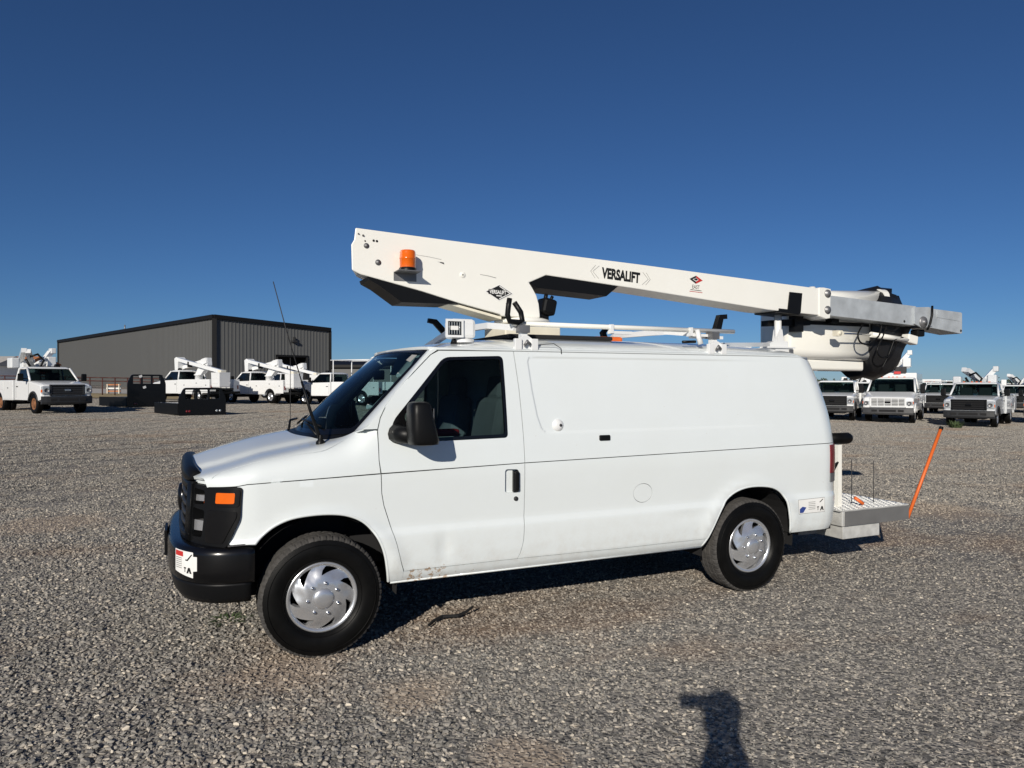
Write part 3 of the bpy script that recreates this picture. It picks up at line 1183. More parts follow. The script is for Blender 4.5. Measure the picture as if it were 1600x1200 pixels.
# bonnet
yl = np.linspace(-.86, .86, 25)
fr = [(-.672, -(QB + clip_len(-.672) - hood_q(-.672) - G_))]
outl = []
for x in np.linspace(-.672, .215, 26):
    outl.append((x, -(QB + clip_len(x) - hood_q(x) - G_)))
for y in np.linspace(-.80, .80, 23):
    outl.append((hood_rear_x(y), y * 1.015))
for x in np.linspace(.215, -.672, 26):
    outl.append((x, (QB + clip_len(x) - hood_q(x) - G_)))
for y in np.linspace(.80, -.80, 23):
    outl.append((float(np.interp(abs(y), (0, .2, .36, .5, .60, .69, .77, .845), (-.795, -.795, -.792, -.782, -.765, -.738, -.705, -.665))), y))
bonnet = panel('bonnet', outl, bonnet_map, 'van_white', van, step=.04, out=-1.0 if (Vector(bonnet_map(.0, .1)) - Vector(bonnet_map(.0, 0))).cross(Vector((1, 0, 0))).z > 0 else 1.0, bstep=.025)


def wind(s, t):
    Lx, Ly, Lz = .238 + (.752 - .238) * t, .805 - .022 * t, 1.412 + (1.966 - 1.412) * t
    Cx, Cz = -.02 + .70 * t + .02 * t * t, 1.372 + .625 * t
    bow = .025 * math.sin(math.pi * t)
    return (Cx + (Lx - Cx) * abs(s) ** 2.3 - bow * (1 - abs(s) ** 2), s * Ly, Cz + (Lz - Cz) * s * s + bow * .6 * (1 - s * s))


panel('windscreen', rounded([(-.985, .0), (.985, .0), (.985, .985), (-.985, .985)], .03), wind, 'windscreen_glass', van, step=.08, flange=.003, out=1 if (Vector(wind(.01, .5)) - Vector(wind(0, .5))).cross(Vector(wind(0, .51)) - Vector(wind(0, .5))).x < 0 else -1)
for sg in (-1, 1):
    pf = pillar_face(sg)
    e_ = (Vector(pf(.51, .5)) - Vector(pf(.5, .5))).cross(Vector(pf(.5, .51)) - Vector(pf(.5, .5)))
    panel('pillar_face', [(0, 0), (1, 0), (1, 1), (0, 1)], pf, 'van_white', van, step=.12, flange=.01, out=1.0 if e_.x < 0 else -1.0)
panel('windscreen_seal', rounded([(-1.0, -.02), (1.0, -.02), (1.0, 1.0), (-1.0, 1.0)], .03), wind, 'black_gloss', van,
      holes=[rounded([(-.955, .045), (.955, .045), (.955, .955), (-.955, .955)], .05)], step=.05, lift=.003, flange=.01,
      out=1 if (Vector(wind(.01, .5)) - Vector(wind(0, .5))).cross(Vector(wind(0, .51)) - Vector(wind(0, .5))).x < 0 else -1)


panel('screen_patch', [(-.90, .84), (-.80, .86), (-.80, .93), (-.90, .93)], wind, 'decal_grey', van, step=.05, lift=.004, flange=.001,  # small grey patch high in the driver's corner of the windscreen
      out=1 if (Vector(wind(.01, .5)) - Vector(wind(0, .5))).cross(Vector(wind(0, .51)) - Vector(wind(0, .5))).x < 0 else -1)


def cowl(y, t):
    a = Vector(bonnet_map(hood_rear_x(y) - .03, y)) - Vector((0, 0, .012))
    w = Vector(wind(max(-1, min(1, y / .80)), .03)) - Vector((0, 0, .012))
    return tuple(a * (1 - t) + w * t)


panel('cowl_grille', [(-.795, 0), (.795, 0), (.795, 1), (-.795, 1)], cowl, 'black_plastic', van, step=.07, flange=.01, out=1 if (Vector(cowl(.01, .5)) - Vector(cowl(0, .5))).cross(Vector(cowl(0, .51)) - Vector(cowl(0, .5))).z > 0 else -1)

# roof
CROWN = smooth_table([(.5, .0), (.66, .008), (.9, .05), (1.2, .09), (1.75, .122), (3.4, .118), (4.2, .08), (4.45, .02)], .4, 4.6, sig=.08)


def roof_map(x, y):
    n = min(1.0, abs(y) / .856)
    e = 1.983 - .16 * _ss(4.1, 4.55, x)
    return (x, y, e + CROWN(x) * (1 - n ** 3.0) ** .75)


rf = [(.752 - .075 * (1 - (abs(y) / .78) ** 2.2), y) for y in np.linspace(-.78, .78, 21)] + [(.80, .85)] + [(x, .855) for x in (1.5, 2.5, 3.5)] + [(4.2, .85), (4.36, .78), (4.42, .6)]
rf += [(4.44, 0), (4.42, -.6), (4.36, -.78), (4.2, -.85)] + [(x, -.855) for x in (3.5, 2.5, 1.5)] + [(.80, -.85)]
panel('roof', rf, roof_map, 'van_white', van, step=.055, vrows=[-.85, -.84, -.82, -.79, -.75, .75, .79, .82, .84, .85], out=1)

# inner floor, bulkhead, engine bay and wheel wells (dark, keep daylight out)
b = MB()
b.span((-.55, -.56, .43), (4.45, .56, .47))
for x0, x1 in ((.52, 2.95), (3.98, 4.45)):
    b.span((x0, -.93, .44), (x1, .93, .475))
b.span((-.60, -.60, .48), (.22, .60, 1.08))
b.build('underbody', 'black_matte', van)
MB().span((1.47, -.83, .50), (1.50, .83, 1.93)).build('bulkhead', 'trim_grey', van)
for hx in (0, 3.505):
    for sg in (-1, 1):
        b = MB()
        ring = [(hx + .49 * math.cos(a), .40 + .49 * math.sin(a)) for a in np.linspace(R(-8), R(188), 21)]
        vs = [(x, sg * .935, z) for x, z in ring] + [(x, sg * .56, z) for x, z in ring]
        n = len(ring)
        b.add(vs, [(i, i + 1, n + i + 1, n + i) for i in range(n - 1)])
        b.add([(x, sg * .56, z) for x, z in ring], [tuple(range(n))])
        b.build('wheel_well', 'black_matte', van)
b = MB()
b.tube([(0, -.8, .36), (0, .8, .36)], .045, 10)
b.tube([(3.505, -.8, .36), (3.505, .8, .36)], .05, 10)
b.lathe([(0, -.14), (.10, -.12), (.15, 0), (.10, .12), (0, .14)], (3.505, 0, .36), (1, 0, 0), 16)
b.tube([(.5, .15, .40), (3.4, .05, .38)], .04, 8)
b.tube([(1.2, -.35, .33), (2.6, -.38, .33), (4.4, -.5, .34)], .03, 8)
b.span((1.7, .2, .30), (2.8, .75, .44))
b.span((4.05, -.62, .36), (4.42, -.50, .45))
b.build('axle_and_exhaust', 'dark_steel', van)

# cab interior
b = MB()
b.add([(.10, -.80, 1.33), (.10, .80, 1.33), (.52, .80, 1.30), (.52, -.80, 1.30), (.60, -.80, 1.10), (.60, .80, 1.10)], [(0, 1, 2, 3), (3, 2, 5, 4)])
b.span((.32, -.62, 1.24), (.58, -.22, 1.40), bev=.03)
b.build('dashboard', 'interior', van)
b = MB()
tilt = Matrix.Rotation(R(-62), 3, 'Y')
ring = [Vector((.66, -.42, 1.30)) + tilt @ Vector((.185 * math.cos(a), .185 * math.sin(a), 0)) for a in np.linspace(0, 2 * math.pi, 25)]
b.tube(ring, .015, 8, caps=False)
for a in (0, 2.1, 4.2):
    b.tube([Vector((.66, -.42, 1.30)), Vector((.66, -.42, 1.30)) + tilt @ Vector((.185 * math.cos(a), .185 * math.sin(a), 0))], .014, 6)
b.build('steering_wheel', 'grey_plastic', van)
for ys in (-.45, .45):
    s = MB()
    s.box((1.12, ys, .95), (.52, .52, .18), bev=.05)
    s.box((1.36, ys, 1.30), (.16, .50, .66), Matrix.Rotation(R(10), 3, 'Y'), bev=.05)
    s.box((1.43, ys, 1.70), (.10, .26, .18), Matrix.Rotation(R(10), 3, 'Y'), bev=.03)
    s.build('seat', 'seat_grey', van)
for sg in (-1, 1):
    p0, p1 = Vector(wind(sg * .88, .30)), Vector(wind(sg * .88, .68))
    off = Vector((.06, -sg * .02, -.01))
    MB().tube([p0 + Vector((.01, 0, 0)), p0 + off, p1 + off, p1 + Vector((.01, 0, 0))], .018, 8).build('grab_handle', 'trim_grey', van)
MB().box((.60, 0, 1.80), (.03, .26, .075), bev=.01).build('rear_view_mirror', 'black_plastic', van)
MB().box((.88, -.74, 1.385), (.22, .10, .05), bev=.015).build('red_rag', 'red_plastic', van)
b = MB()
b.add([(.73, -.72, 1.94), (.73, -.10, 1.96), (.66, -.10, 1.80), (.66, -.72, 1.79)], [(0, 1, 2, 3)])
b.build('sun_visor', 'trim_grey', van)

# ------------------------------------------------------------------ van front: grille, lamps, bumper
PLAN = np.array([(0, -.815), (.2, -.815), (.36, -.812), (.5, -.802), (.60, -.785), (.69, -.755), (.77, -.715), (.845, -.665), (.905, -.605), (.945, -.552), (.966, -.502), (.975, -.44)])


def chaikin(p, n=2):
    for _ in range(n):
        a, b = p[:-1], p[1:]
        q = np.empty((2 * len(a), 2))
        q[0::2] = .75 * a + .25 * b; q[1::2] = .25 * a + .75 * b
        p = np.vstack([p[:1], q, p[-1:]])
    return p


def plan_fn(P):
    P = chaikin(np.array(P, float))
    s = np.concatenate([[0], np.cumsum(np.linalg.norm(np.diff(P, axis=0), axis=1))])

    def f(t, off=0.0):
        sgn = -1 if t >= 0 else 1          # positive t: driver's side
        a = abs(t)
        y, x = np.interp(a, s, P[:, 0]), np.interp(a, s, P[:, 1])
        y2, x2 = np.interp(a + .01, s, P[:, 0]), np.interp(a + .01, s, P[:, 1])
        y1, x1 = np.interp(max(a - .01, 0), s, P[:, 0]), np.interp(max(a - .01, 0), s, P[:, 1])
        ty, tx = y2 - y1, x2 - x1
        l = math.hypot(ty, tx) or 1
        ny, nx = tx / l * -1, ty / l * -1   # outward: forward and to the side
        ny, nx = -(-tx / l) * 1.0, -(ty / l)
        return (x + nx * off, sgn * (y + ny * off))
    f.s_of_y = lambda yy: float(np.interp(yy, P[:, 0], s))
    f.total = s[-1]
    return f


fp = plan_fn(PLAN)
S_C = fp.s_of_y(.66)       # grille surround ends here
S_E = fp.s_of_y(.966)      # lamp housing ends here


def nose(off):
    def f(t, z):
        x, y = fp(t, off)
        return (x + .10 * max(0, z - .75) ** 1.5, y, z)
    return f


ns0 = nose(0.0)
no = -1.0 if (Vector(ns0(.01, .9)) - Vector(ns0(0, .9))).cross(Vector((0, 0, 1))).x > 0 else 1.0
for sd in (1, -1):
    def nm(t, z, sd=sd): return ns0(t * sd, z)
    oo = no * sd
    W_ = S_E - S_C
    hous = rounded([(S_C + .012, .748), (S_E - .078, .742), (S_E - .002, .915), (S_E - .002, 1.104), (S_E - .05, 1.108), (S_C + .012, 1.108)], [.01, .02, .03, .02, .01, .01])
    c1 = rounded([(S_C + .03, .985), (S_C + .155, .992), (S_C + .150, 1.075), (S_C + .03, 1.085)], .012)
    c2 = rounded([(S_C + .03, .785), (S_C + .150, .790), (S_C + .165, .955), (S_C + .03, .965)], .02)
    mk = rounded([(S_E - .165, 1.005), (S_E - .040, 1.008), (S_E - .040, 1.072), (S_E - .165, 1.070)], .01)
    lampo = panel('headlamp', hous, nm, 'black_plastic', van, holes=[c1, c2], step=.03, flange=.085, out=oo, lift=.004)
    panel('marker_lamp', mk, nm, 'amber', lampo, step=.03, lift=.012, out=oo, flange=.012)
    panel('lamp_bezel', rounded([(S_E - .185, .985), (S_E - .012, .988), (S_E - .012, 1.094), (S_E - .185, 1.092)], .02), nm, 'black_gloss', lampo,
          holes=[mk], step=.03, lift=.009, out=oo, flange=.008)
    panel('lamp_cover', rounded([(S_C + .19, .765), (S_E - .10, .765), (S_E - .022, .925), (S_E - .022, .962), (S_C + .19, .962)], .02), nm, 'black_gloss', lampo,
          step=.04, lift=.010, out=oo, flange=.012)
    panel('lamp_back', [(S_C, .75), (S_C + .20, .75), (S_C + .20, 1.10), (S_C, 1.10)], nm, 'dark_steel', lampo, step=.06, lift=-.08, out=oo, flange=.002)
    for z0, z1, sv in ((1.004, 1.042, .125), (.822, .886, .125)):
        panel('lamp_reflector', rounded([(S_C + .032, z0), (S_C + .032 + sv, z0 + .006), (S_C + .032 + sv, z1 + .003), (S_C + .032, z1)], .004), nm, 'alloy', lampo, step=.04,
              lift=-.010, out=oo, flange=.05)
    panel('turn_lamp', [(S_C + .150, 1.0), (S_C + .158, 1.0), (S_C + .158, 1.07), (S_C + .150, 1.07)], nm, 'amber', lampo, step=.03, lift=.002, out=oo, flange=.03)

# grille: surround, slats, emblem, hood-edge lip
gr = MB()
def strip(b, t0, t1, sec, n=24):
    rings = []
    for t in np.linspace(t0, t1, n):
        rings.append([Vector(nose(o)(t, z)) for o, z in sec])
    b.loft(rings, True, True)
strip(gr, -S_C - .02, S_C + .02, [(-.03, .752), (.012, .752), (.018, .80), (-.03, .80)])
strip(gr, -S_C - .02, S_C + .02, [(-.03, 1.075), (.018, 1.075), (.014, 1.118), (-.03, 1.118)])
for sd in (-1, 1):
    strip(gr, sd * (S_C - .055), sd * (S_C + .022), [(-.035, .76), (.018, .76), (.021, 1.11), (-.035, 1.11)], 6)
gr.build('grille_surround', 'black_plastic', van)
for z in (.845, .905, .965, 1.025):
    g = MB(); strip(g, -S_C + .05, S_C - .05, [(-.02, z - .012), (.006, z - .010), (.006, z + .010), (-.02, z + .012)]); g.build('grille_slat', 'grey_plastic', van)
g = MB(); strip(g, -S_C, S_C, [(-.06, .77), (-.055, .77), (-.055, 1.10), (-.06, 1.10)]); g.build('grille_back', 'black_matte', van)
MB().lathe([(0, .030), (.05, .029), (.095, .018), (.10, .0)], nose(.004)(0, .935), (-1, 0, 0), 24).build('grille_badge', 'black_gloss', van)
lip = MB()
rings = []
for t in np.linspace(-S_C - .005, S_C + .005, 34):
    e = max(0, (abs(t) - S_C + .13) / .135)
    zt = 1.232 - .040 * (abs(t) / S_C) ** 2 - .018 * e * e
    zb = 1.118 + .012 * e
    rings.append([Vector(nose(o)(t, z)) for o, z in ((-.035, zb), (.016, zb), (.030 - .008 * e, (zb * .6 + zt * .4)), (.026 - .01 * e, zt - .028), (.004, zt - .004), (-.028, zt - .0), (-.05, zt - .018), (-.05, zb + .03))])
lip.loft(rings, True, True)
lip.build('grille_top_lip', 'black_plastic', van)

# white nose corners between the lip and the lamps
for sd in (1, -1):
    def nc(t, z, sd=sd): return ns0(t * sd, z)
    ts = np.linspace(S_C - .03, S_C + .215, 9)
    topz = []
    for t in ts:
        x, y = fp(t, 0)
        topz.append(max(1.125, bonnet_map(x + .02, abs(y) * 1.015)[2] - .004))
    panel('nose_corner', [(ts[0], 1.112), (ts[-1], 1.112)] + [(t, z) for t, z in zip(ts[::-1], topz[::-1])], nc, 'van_white', van, step=.04, out=no * sd, lift=-.016, flange=.01)

# bumper
BP = np.array([(0, -.905), (.2, -.903), (.4, -.896), (.56, -.880), (.68, -.855), (.78, -.812), (.86, -.755), (.92, -.69), (.958, -.62), (.976, -.55), (.984, -.47), (.986, -.405)])
bp_ = plan_fn(BP)


def bumper_ring(t, sec):
    return [Vector((*bp_(t, o), z)) for o, z in sec]


b = MB()
SE = bp_.total - .002
b.loft([bumper_ring(t, [(-.16, .738), (-.10, .748), (-.03, .742), (-.006, .728), (.0, .70), (.0, .60), (-.004, .54), (-.014, .528), (-.16, .528)]) for t in np.linspace(-SE, SE, 60)], True, True)
bumper = b.build('bumper', 'black_gloss', van)
b = MB()
b.loft([bumper_ring(t, [(-.15, .526), (-.012, .526), (-.014, .512), (-.030, .44), (-.055, .402), (-.15, .402)]) for t in np.linspace(-SE + .02, SE - .02, 60)], True, True)
b.build('valance', 'black_plastic', bumper)
MB().box((-.912, -.05, .655), (.018, .30, .17), bev=.004).build('plate_bracket', 'black_plastic', bumper)
b = MB(); b.span((-.56, -.965, .752), (-.44, -.90, .762)); b.build('bumper_bracket', 'chrome', bumper)
for yy in (.45, -.45):
    MB().span((-.80, yy - .05, .50), (-.45, yy + .05, .62)).build('bumper_mount', 'dark_steel', bumper)


def bump_map(off):
    return lambda t, z: (*bp_(t, off), z)


sb = bp_.s_of_y(.70)
se_ = bp_.s_of_y(.885)
bo = no
stk = panel('warning_sticker', rounded([(sb, .585), (se_ - .03, .56), (se_ - .03, .715), (sb, .72)], .004), bump_map(.002), 'decal_white', bumper, step=.05, out=bo, flange=.001)
panel('sticker_tab', [(se_ - .03, .60), (se_, .605), (se_, .69), (se_ - .03, .69)], bump_map(.0018), 'decal_white', bumper, step=.05, out=bo, flange=.001)
panel('sticker_print', [(sb + .01, .682), (sb + .10, .682), (sb + .10, .712), (sb + .01, .713)], bump_map(.0035), 'decal_red', stk, step=.03, out=bo, flange=.0005)
for z in (.668, .656, .644, .632, .620, .608):
    panel('sticker_print', [(sb + .015, z), (sb + .085, z), (sb + .085, z + .005), (sb + .015, z + .005)], bump_map(.0035), 'decal_grey', stk, step=.04, out=bo, flange=.0005)
for pts in ([(.125, .66), (.145, .66), (.185, .70), (.178, .703), (.14, .668), (.125, .668)], [(.135, .585), (.15, .62), (.165, .62), (.18, .585), (.165, .585), (.157, .603), (.15, .585)],
            [(.11, .62), (.13, .62), (.13, .612), (.123, .612), (.123, .59), (.117, .59), (.117, .612), (.11, .612)]):
    panel('sticker_print', [(sb + a, z) for a, z in pts], bump_map(.0035), 'decal_black', stk, step=.05, out=bo, flange=.0005)

# rear quarter sticker
S_ = lambda u, z: side(u, z, -1)
so = -1.0 if (Vector(S_(2.01, .9)) - Vector(S_(2, .9))).cross(Vector((0, 0, 1))).y > 0 else 1.0
panel('sticker_edge', [(3.994, .612), (4.304, .612), (4.304, .740), (3.994, .736)], S_, 'decal_grey', van, step=.05, lift=.0012, out=so, flange=.0005)
qs = panel('side_sticker', [(3.998, .616), (4.300, .616), (4.300, .736), (3.998, .732)], S_, 'decal_white', van, step=.05, lift=.002, out=so, flange=.001)
panel('sticker_print', [(4.006, .622), (4.05, .622), (4.085, .665), (4.04, .675), (4.006, .655)], S_, 'decal_blue', qs, step=.05, lift=.0035, out=so, flange=.0005)
for z in (.705, .69, .675, .66, .645):
    panel('sticker_print', [(4.11, z), (4.19, z), (4.19, z + .005), (4.11, z + .005)], S_, 'decal_grey', qs, step=.05, lift=.0035, out=so, flange=.0005)
for pts in ([(4.235, .70), (4.25, .70), (4.285, .725), (4.278, .728)], [(4.245, .628), (4.262, .665), (4.275, .665), (4.290, .628), (4.277, .628), (4.268, .645), (4.258, .628)],
            [(4.21, .665), (4.232, .665), (4.232, .657), (4.224, .657), (4.224, .632), (4.218, .632), (4.218, .657), (4.21, .657)]):
    panel('sticker_print', pts, S_, 'decal_black', qs, step=.05, lift=.0035, out=so, flange=.0005)

# ------------------------------------------------------------------ wheels
def tyre_mesh(b, rad, wd, r_in):
    h = wd / 2
    prof = [(r_in - .004, h * .70), (r_in + .012, h * .86), (r_in + .035, h * .97), (r_in + (rad - r_in) * .42, h * 1.02), (r_in + (rad - r_in) * .60, h * 1.0), (rad - .045, h * .95), (rad - .022, h * .88)]
    b.lathe(prof, (0, 0, 0), (0, -1, 0), 72)
    b.lathe([(r, -z) for r, z in prof], (0, 0, 0), (0, -1, 0), 72)
    for rr, hh in ((r_in + .022, h * .935), (r_in + (rad - r_in) * .70, h * .985)):   # raised rim-guard rings on the outer wall
        b.tube([Vector((rr * math.cos(a), -hh, rr * math.sin(a))) for a in np.linspace(0, 2 * math.pi, 73)], .0025, 6, caps=False)


def tread_mesh(b, rad, wd, lugs=60):
    h = wd / 2
    n = lugs * 4
    prof = [(-.88, -.022, 1), (-.80, -.008, 1), (-.70, -.002, 1), (-.52, 0, 0), (-.46, 0, 0), (-.44, -.010, 0), (-.38, -.010, 0), (-.36, 0, 0), (-.05, 0, 0), (-.04, -.009, 0), (.04, -.009, 0), (.05, 0, 0),
            (.36, 0, 0), (.38, -.010, 0), (.44, -.010, 0), (.46, 0, 0), (.52, 0, 0), (.70, -.002, 1), (.80, -.008, 1), (.88, -.022, 1)]
    vs, fs = [], []
    for hh, dr, lug in prof:
        for j in range(n):
            a = 2 * math.pi * j / n
            k = -.007 if (lug and j % 4 == 3) else 0
            if not lug and j % 8 == (0 if hh < 0 else 4) and dr == 0: k = -.004
            r = rad + dr + k
            vs.append((r * math.cos(a), -hh * h, r * math.sin(a)))
    m = len(prof)
    for i in range(m - 1):
        for j in range(n):
            fs.append((i * n + j, i * n + (j + 1) % n, (i + 1) * n + (j + 1) % n, (i + 1) * n + j))
    b.add(vs, fs, False)


def make_wheel(x, y):
    """Outer face towards -Y. Returns the wheel-cover object (the part), tyre and trim are its children."""
    ROUT = .223
    def dish(u, v):
        r = math.hypot(u, v)
        d = float(np.interp(r, (0, .06, .10, .135, .165, .19, .205, .225), (.045, .044, .040, .030, .016, .004, .002, .008)))
        a7 = math.atan2(v, u) * 7 - R(64) * 7
        d += .0035 * math.exp(-((r - .155) / .032) ** 2) * (math.cos(a7 + 2.0 + 9 * (r - .155)) )
        return (u, -.088 - d, v)
    holes = []
    for k in range(7):
        a = 2 * math.pi * k / 7 + R(64)
        def P(r, da, a=a): return (r * math.cos(a + da), r * math.sin(a + da))
        holes.append([P(.199, .04), P(.202, .28), P(.197, .50), P(.172, .62), P(.143, .68), P(.160, .44), P(.181, .22)])
    circ = [(ROUT * .94 * math.cos(a), ROUT * .94 * math.sin(a)) for a in np.linspace(0, 2 * math.pi, 72, endpoint=False)]
    w = panel('wheel', circ, dish, 'alloy', van, holes=[rounded(h, .006, 3) for h in holes], step=.022, flange=.030, out=-1.0 if (Vector(dish(.01, 0)) - Vector(dish(0, 0))).cross(Vector(dish(0, .01)) - Vector(dish(0, 0))).y > 0 else 1.0, bstep=.010)
    b = MB(); b.lathe([(.196, .088), (.204, .096), (.214, .101), (.222, .098), (.2255, .086), (.223, .06)], (0, 0, 0), (0, -1, 0), 72); b.build('rim', 'alloy', w)
    b = MB()
    b.lathe([(.205, .09), (.20, .03), (.19, .0), (.0, .0)], (0, 0, 0), (0, -1, 0), 40)
    b.lathe([(.20, -.09), (.19, .0)], (0, 0, 0), (0, -1, 0), 40)
    b.build('steel_wheel', 'dark_steel', w)
    b = MB(); b.lathe([(0, .150), (.03, .1485), (.055, .143), (.066, .135), (.069, .125)], (0, 0, 0), (0, -1, 0), 40); b.build('hub_cap', 'alloy', w)
    for k in range(7):
        a = 2 * math.pi * k / 7 + R(90)
        b = MB(); b.lathe([(0, .022), (.006, .021), (.010, .014), (.0115, 0)], (.097 * math.cos(a), -.124, .097 * math.sin(a)), (0, -1, 0), 12); b.build('lug_nut', 'chrome', w)
    b = MB(); tyre_mesh(b, .385, .250, .222); b.build('tyre', 'rubber', w)
    b = MB(); tread_mesh(b, .386, .250); b.build('tread', 'tread_rubber', w)
    w.location = (x, y, .380)
    return w


w0 = make_wheel(0.0, -.862)
w0.rotation_euler = (0, R(9), 0)
for x, sg in ((3.505, -1), (0, 1), (3.505, 1)):
    c = copy_tree(w0, van)
    c.location = (x, sg * (.862 if x == 0 else .855), .380)
    c.rotation_euler = (0, R(31 * x + 9), 0) if sg < 0 else (0, 0, math.pi)

# ------------------------------------------------------------------ door mirrors, antennas, wipers
for sg in (-1, 1):
    b = MB()
    rings = []
    for z, sx, sy, ox in ((1.338, .050, .060, .03), (1.345, .088, .090, .028), (1.37, .094, .100, .026), (1.45, .086, .102, .014), (1.54, .074, .098, .004), (1.595, .066, .092, 0), (1.612, .056, .080, 0), (1.618, .035, .055, 0)):
        rings.append([(.575 + ox + sx * math.copysign(abs(math.cos(a)) ** .55, math.cos(a)), sg * (1.155 + sy * math.copysign(abs(math.sin(a)) ** .55, math.sin(a))), z) for a in np.linspace(0, 2 * math.pi, 24, endpoint=False)])
    b.loft(rings, True, True)
    mir = b.build('door_mirror', 'black_plastic', van)
    b = MB()
    b.tube([(.485, sg * .955, 1.405), (.50, sg * 1.01, 1.40), (.56, sg * 1.10, 1.395)], [.070, .058, .050], 12)
    b.box((.50, sg * .960, 1.40), (.09, .05, .13), bev=.02)
    b.build('mirror_arm', 'black_plastic', mir)
    MB().box((.650, sg * 1.155, 1.475), (.006, .15, .20), bev=.002).build('mirror_glass', 'chrome', mir)

b = MB()
b.lathe([(.03, 0), (.03, .015), (.018, .03), (.012, .06)], (.02, -.765, 1.335), (0, 0, 1), 14)
b.tube([(.02, -.765, 1.36), (-.047, -.76, 1.563), (-.10, -.755, 1.75)], [.013, .010, .007], 8)
b.build('antenna_base', 'black_plastic', van)
MB().tube([(-.10, -.755, 1.75), (-.20, -.75, 2.10), (-.276, -.75, 2.392)], [.0042, .0035, .003], 6).build('antenna', 'dark_steel', van)
MB().tube([(.02, .72, 1.36), (.02, .72, 1.95)], .003, 6).build('radio_aerial', 'dark_steel', van)
for y0, y1 in ((-.52, .02), (.12, .62)):
    b = MB()
    p0 = Vector(cowl(y0, .45)) + Vector((0, 0, .01))
    p1 = Vector(wind((y0 + y1) / 2 / .8, .06)) + Vector((-.035, 0, .035))
    q0, q1 = Vector(wind((y0 + .05) / .8, .05)) + Vector((-.015, 0, .018)), Vector(wind(min(.95, (y1 + .12) / .8), .10)) + Vector((-.015, 0, .018))
    b.tube([p0, p0.lerp(p1, .5) + Vector((-.02, 0, .03)), p1], .009, 6)
    b.tube([q0, q0.lerp(q1, .5) + Vector((-.012, 0, .01)), q1], .008, 6)
    b.build('wiper', 'black_plastic', van)

# ------------------------------------------------------------------ roof rack, spotlight
rack = MB()
RZ = 2.178
rack.tube([(1.40, -.76, RZ), (3.50, -.76, RZ)], .019, 12)
rack = rack.build('roof_rack_rail', 'boom_white', van)
for x, far in ((1.36, 1.20), (3.02, 3.02)):
    b = MB()
    b.tube([(x + .08, -.76, RZ - .03), (x + .0, -.45, RZ + .005), (x - .05, .28, RZ + .01), (far, .70, 2.05)], .023, square=True)
    b.tube([(far, .66, 2.055), (far - .02, .86, 2.05)], .022, 10)
    b.build('crossbar', 'white', rack)
for x in (1.48, 3.24):
    b = MB()
    for d in (-.06, .06):
        b.box((x + d * 1.1, -.85, 2.02), (.055, .035, .085), bev=.004)
    b.prism([(x - .105, 1.985), (x + .105, 1.985), (x + .06, 2.06), (x + .02, 2.085), (x - .02, 2.085), (x - .06, 2.06)], -.845, -.83)
    b.box((x, -.80, 2.10), (.05, .05, .12))
    b.build('rack_foot', 'white', rack)
    MB().box((x, -.80, 2.135), (.075, .085, .055)).build('rack_clamp', 'steel_grey', rack)
    MB().tube([(x - .02, -.87, 2.01), (x, -.875, 2.045), (x + .025, -.87, 2.02)], .012, 6).build('rack_bolt', 'steel_grey', rack)
for x in (2.35, 3.12):
    b = MB(); b.box((x, -.76, RZ - .042), (.20, .05, .022)); b.box((x - .09, -.77, RZ - .015), (.024, .045, .07)); b.build('rack_bracket', 'white', rack)
MB().box((3.22, -.74, RZ - .055), (.34, .03, .025)).build('rack_lock_bar', 'white', rack)
b = MB()
b.tube([(3.08, -.80, RZ + .0), (3.085, -.81, RZ - .06), (3.10, -.82, RZ - .12)], .022, 8); b.build('rack_hook_foot', 'white', rack)
MB().tube([(2.93, -.80, 2.075), (3.06, -.80, 2.08)], .012, 8).build('rack_peg', 'black_plastic', rack)
# ladder hooks
b = MB()
b.tube([(1.372, -.80, 2.358), (1.362, -.80, 2.30), (1.355, -.80, 2.235), (1.372, -.80, 2.19), (1.44, -.80, 2.185), (1.475, -.80, 2.20), (1.462, -.80, 2.26), (1.41, -.80, 2.33)], .021, 8)
b.tube([(1.345, -.80, 2.315), (1.375, -.80, 2.32)], .008, 6)
b.build('ladder_hook', 'black_plastic', rack)
for pts in ([(1.42, .70, 2.17), (1.30, .72, 2.30), (1.235, .72, 2.31)], [(3.40, -.66, 2.20), (3.435, -.66, 2.31), (3.50, -.66, 2.315)], [(3.14, .72, 2.14), (3.10, .72, 2.25), (3.16, .72, 2.32)]):
    MB().tube(pts, [.028, .026, .020], 8, square=True).build('ladder_hook', 'black_plastic', rack)
# spotlight
b = MB()
b.box((1.06, -.60, 2.135), (.20, .155, .145), bev=.028)
spot = b.build('spotlight', 'white', van)
MB().lathe([(.085, 0), (.085, .025), (.06, .03), (.06, .06)], (1.08, -.60, 2.035), (0, 0, 1), 24).build('spotlight_base', 'white', spot)
b = MB()
for s_ in (-1, 1):
    b.box((.985, -.688, 2.135 + s_ * .058), (.135, .014, .016))
    b.box((.985 + s_ * .060, -.688, 2.135), (.015, .014, .10))
b.build('spotlight_bezel', 'white', spot)
b = MB(); b.box((.985, -.684, 2.135), (.110, .006, .102)); b.build('spotlight_lens', 'lamp_glass', spot)
b = MB(); b.lathe([(.050, .0), (.040, -.018), (.015, -.024), (.0, -.024)], (.985, -.683, 2.135), (0, -1, 0), 20); b.box((.985, -.672, 2.135), (.112, .012, .104)); b.build('spotlight_reflector', 'steel_grey', spot)
for k in range(5):
    MB().tube([(.945 + .02 * k, -.6855, 2.09), (.945 + .02 * k, -.6855, 2.18)], .0035, 6).build('lens_flute', 'clear_lens', spot)
MB().box((.985, -.687, 2.137), (.06, .004, .03), bev=.001).build('painted_lens_glare', 'decal_white', spot)  # thin white plate, a highlight painted onto the spotlight lens
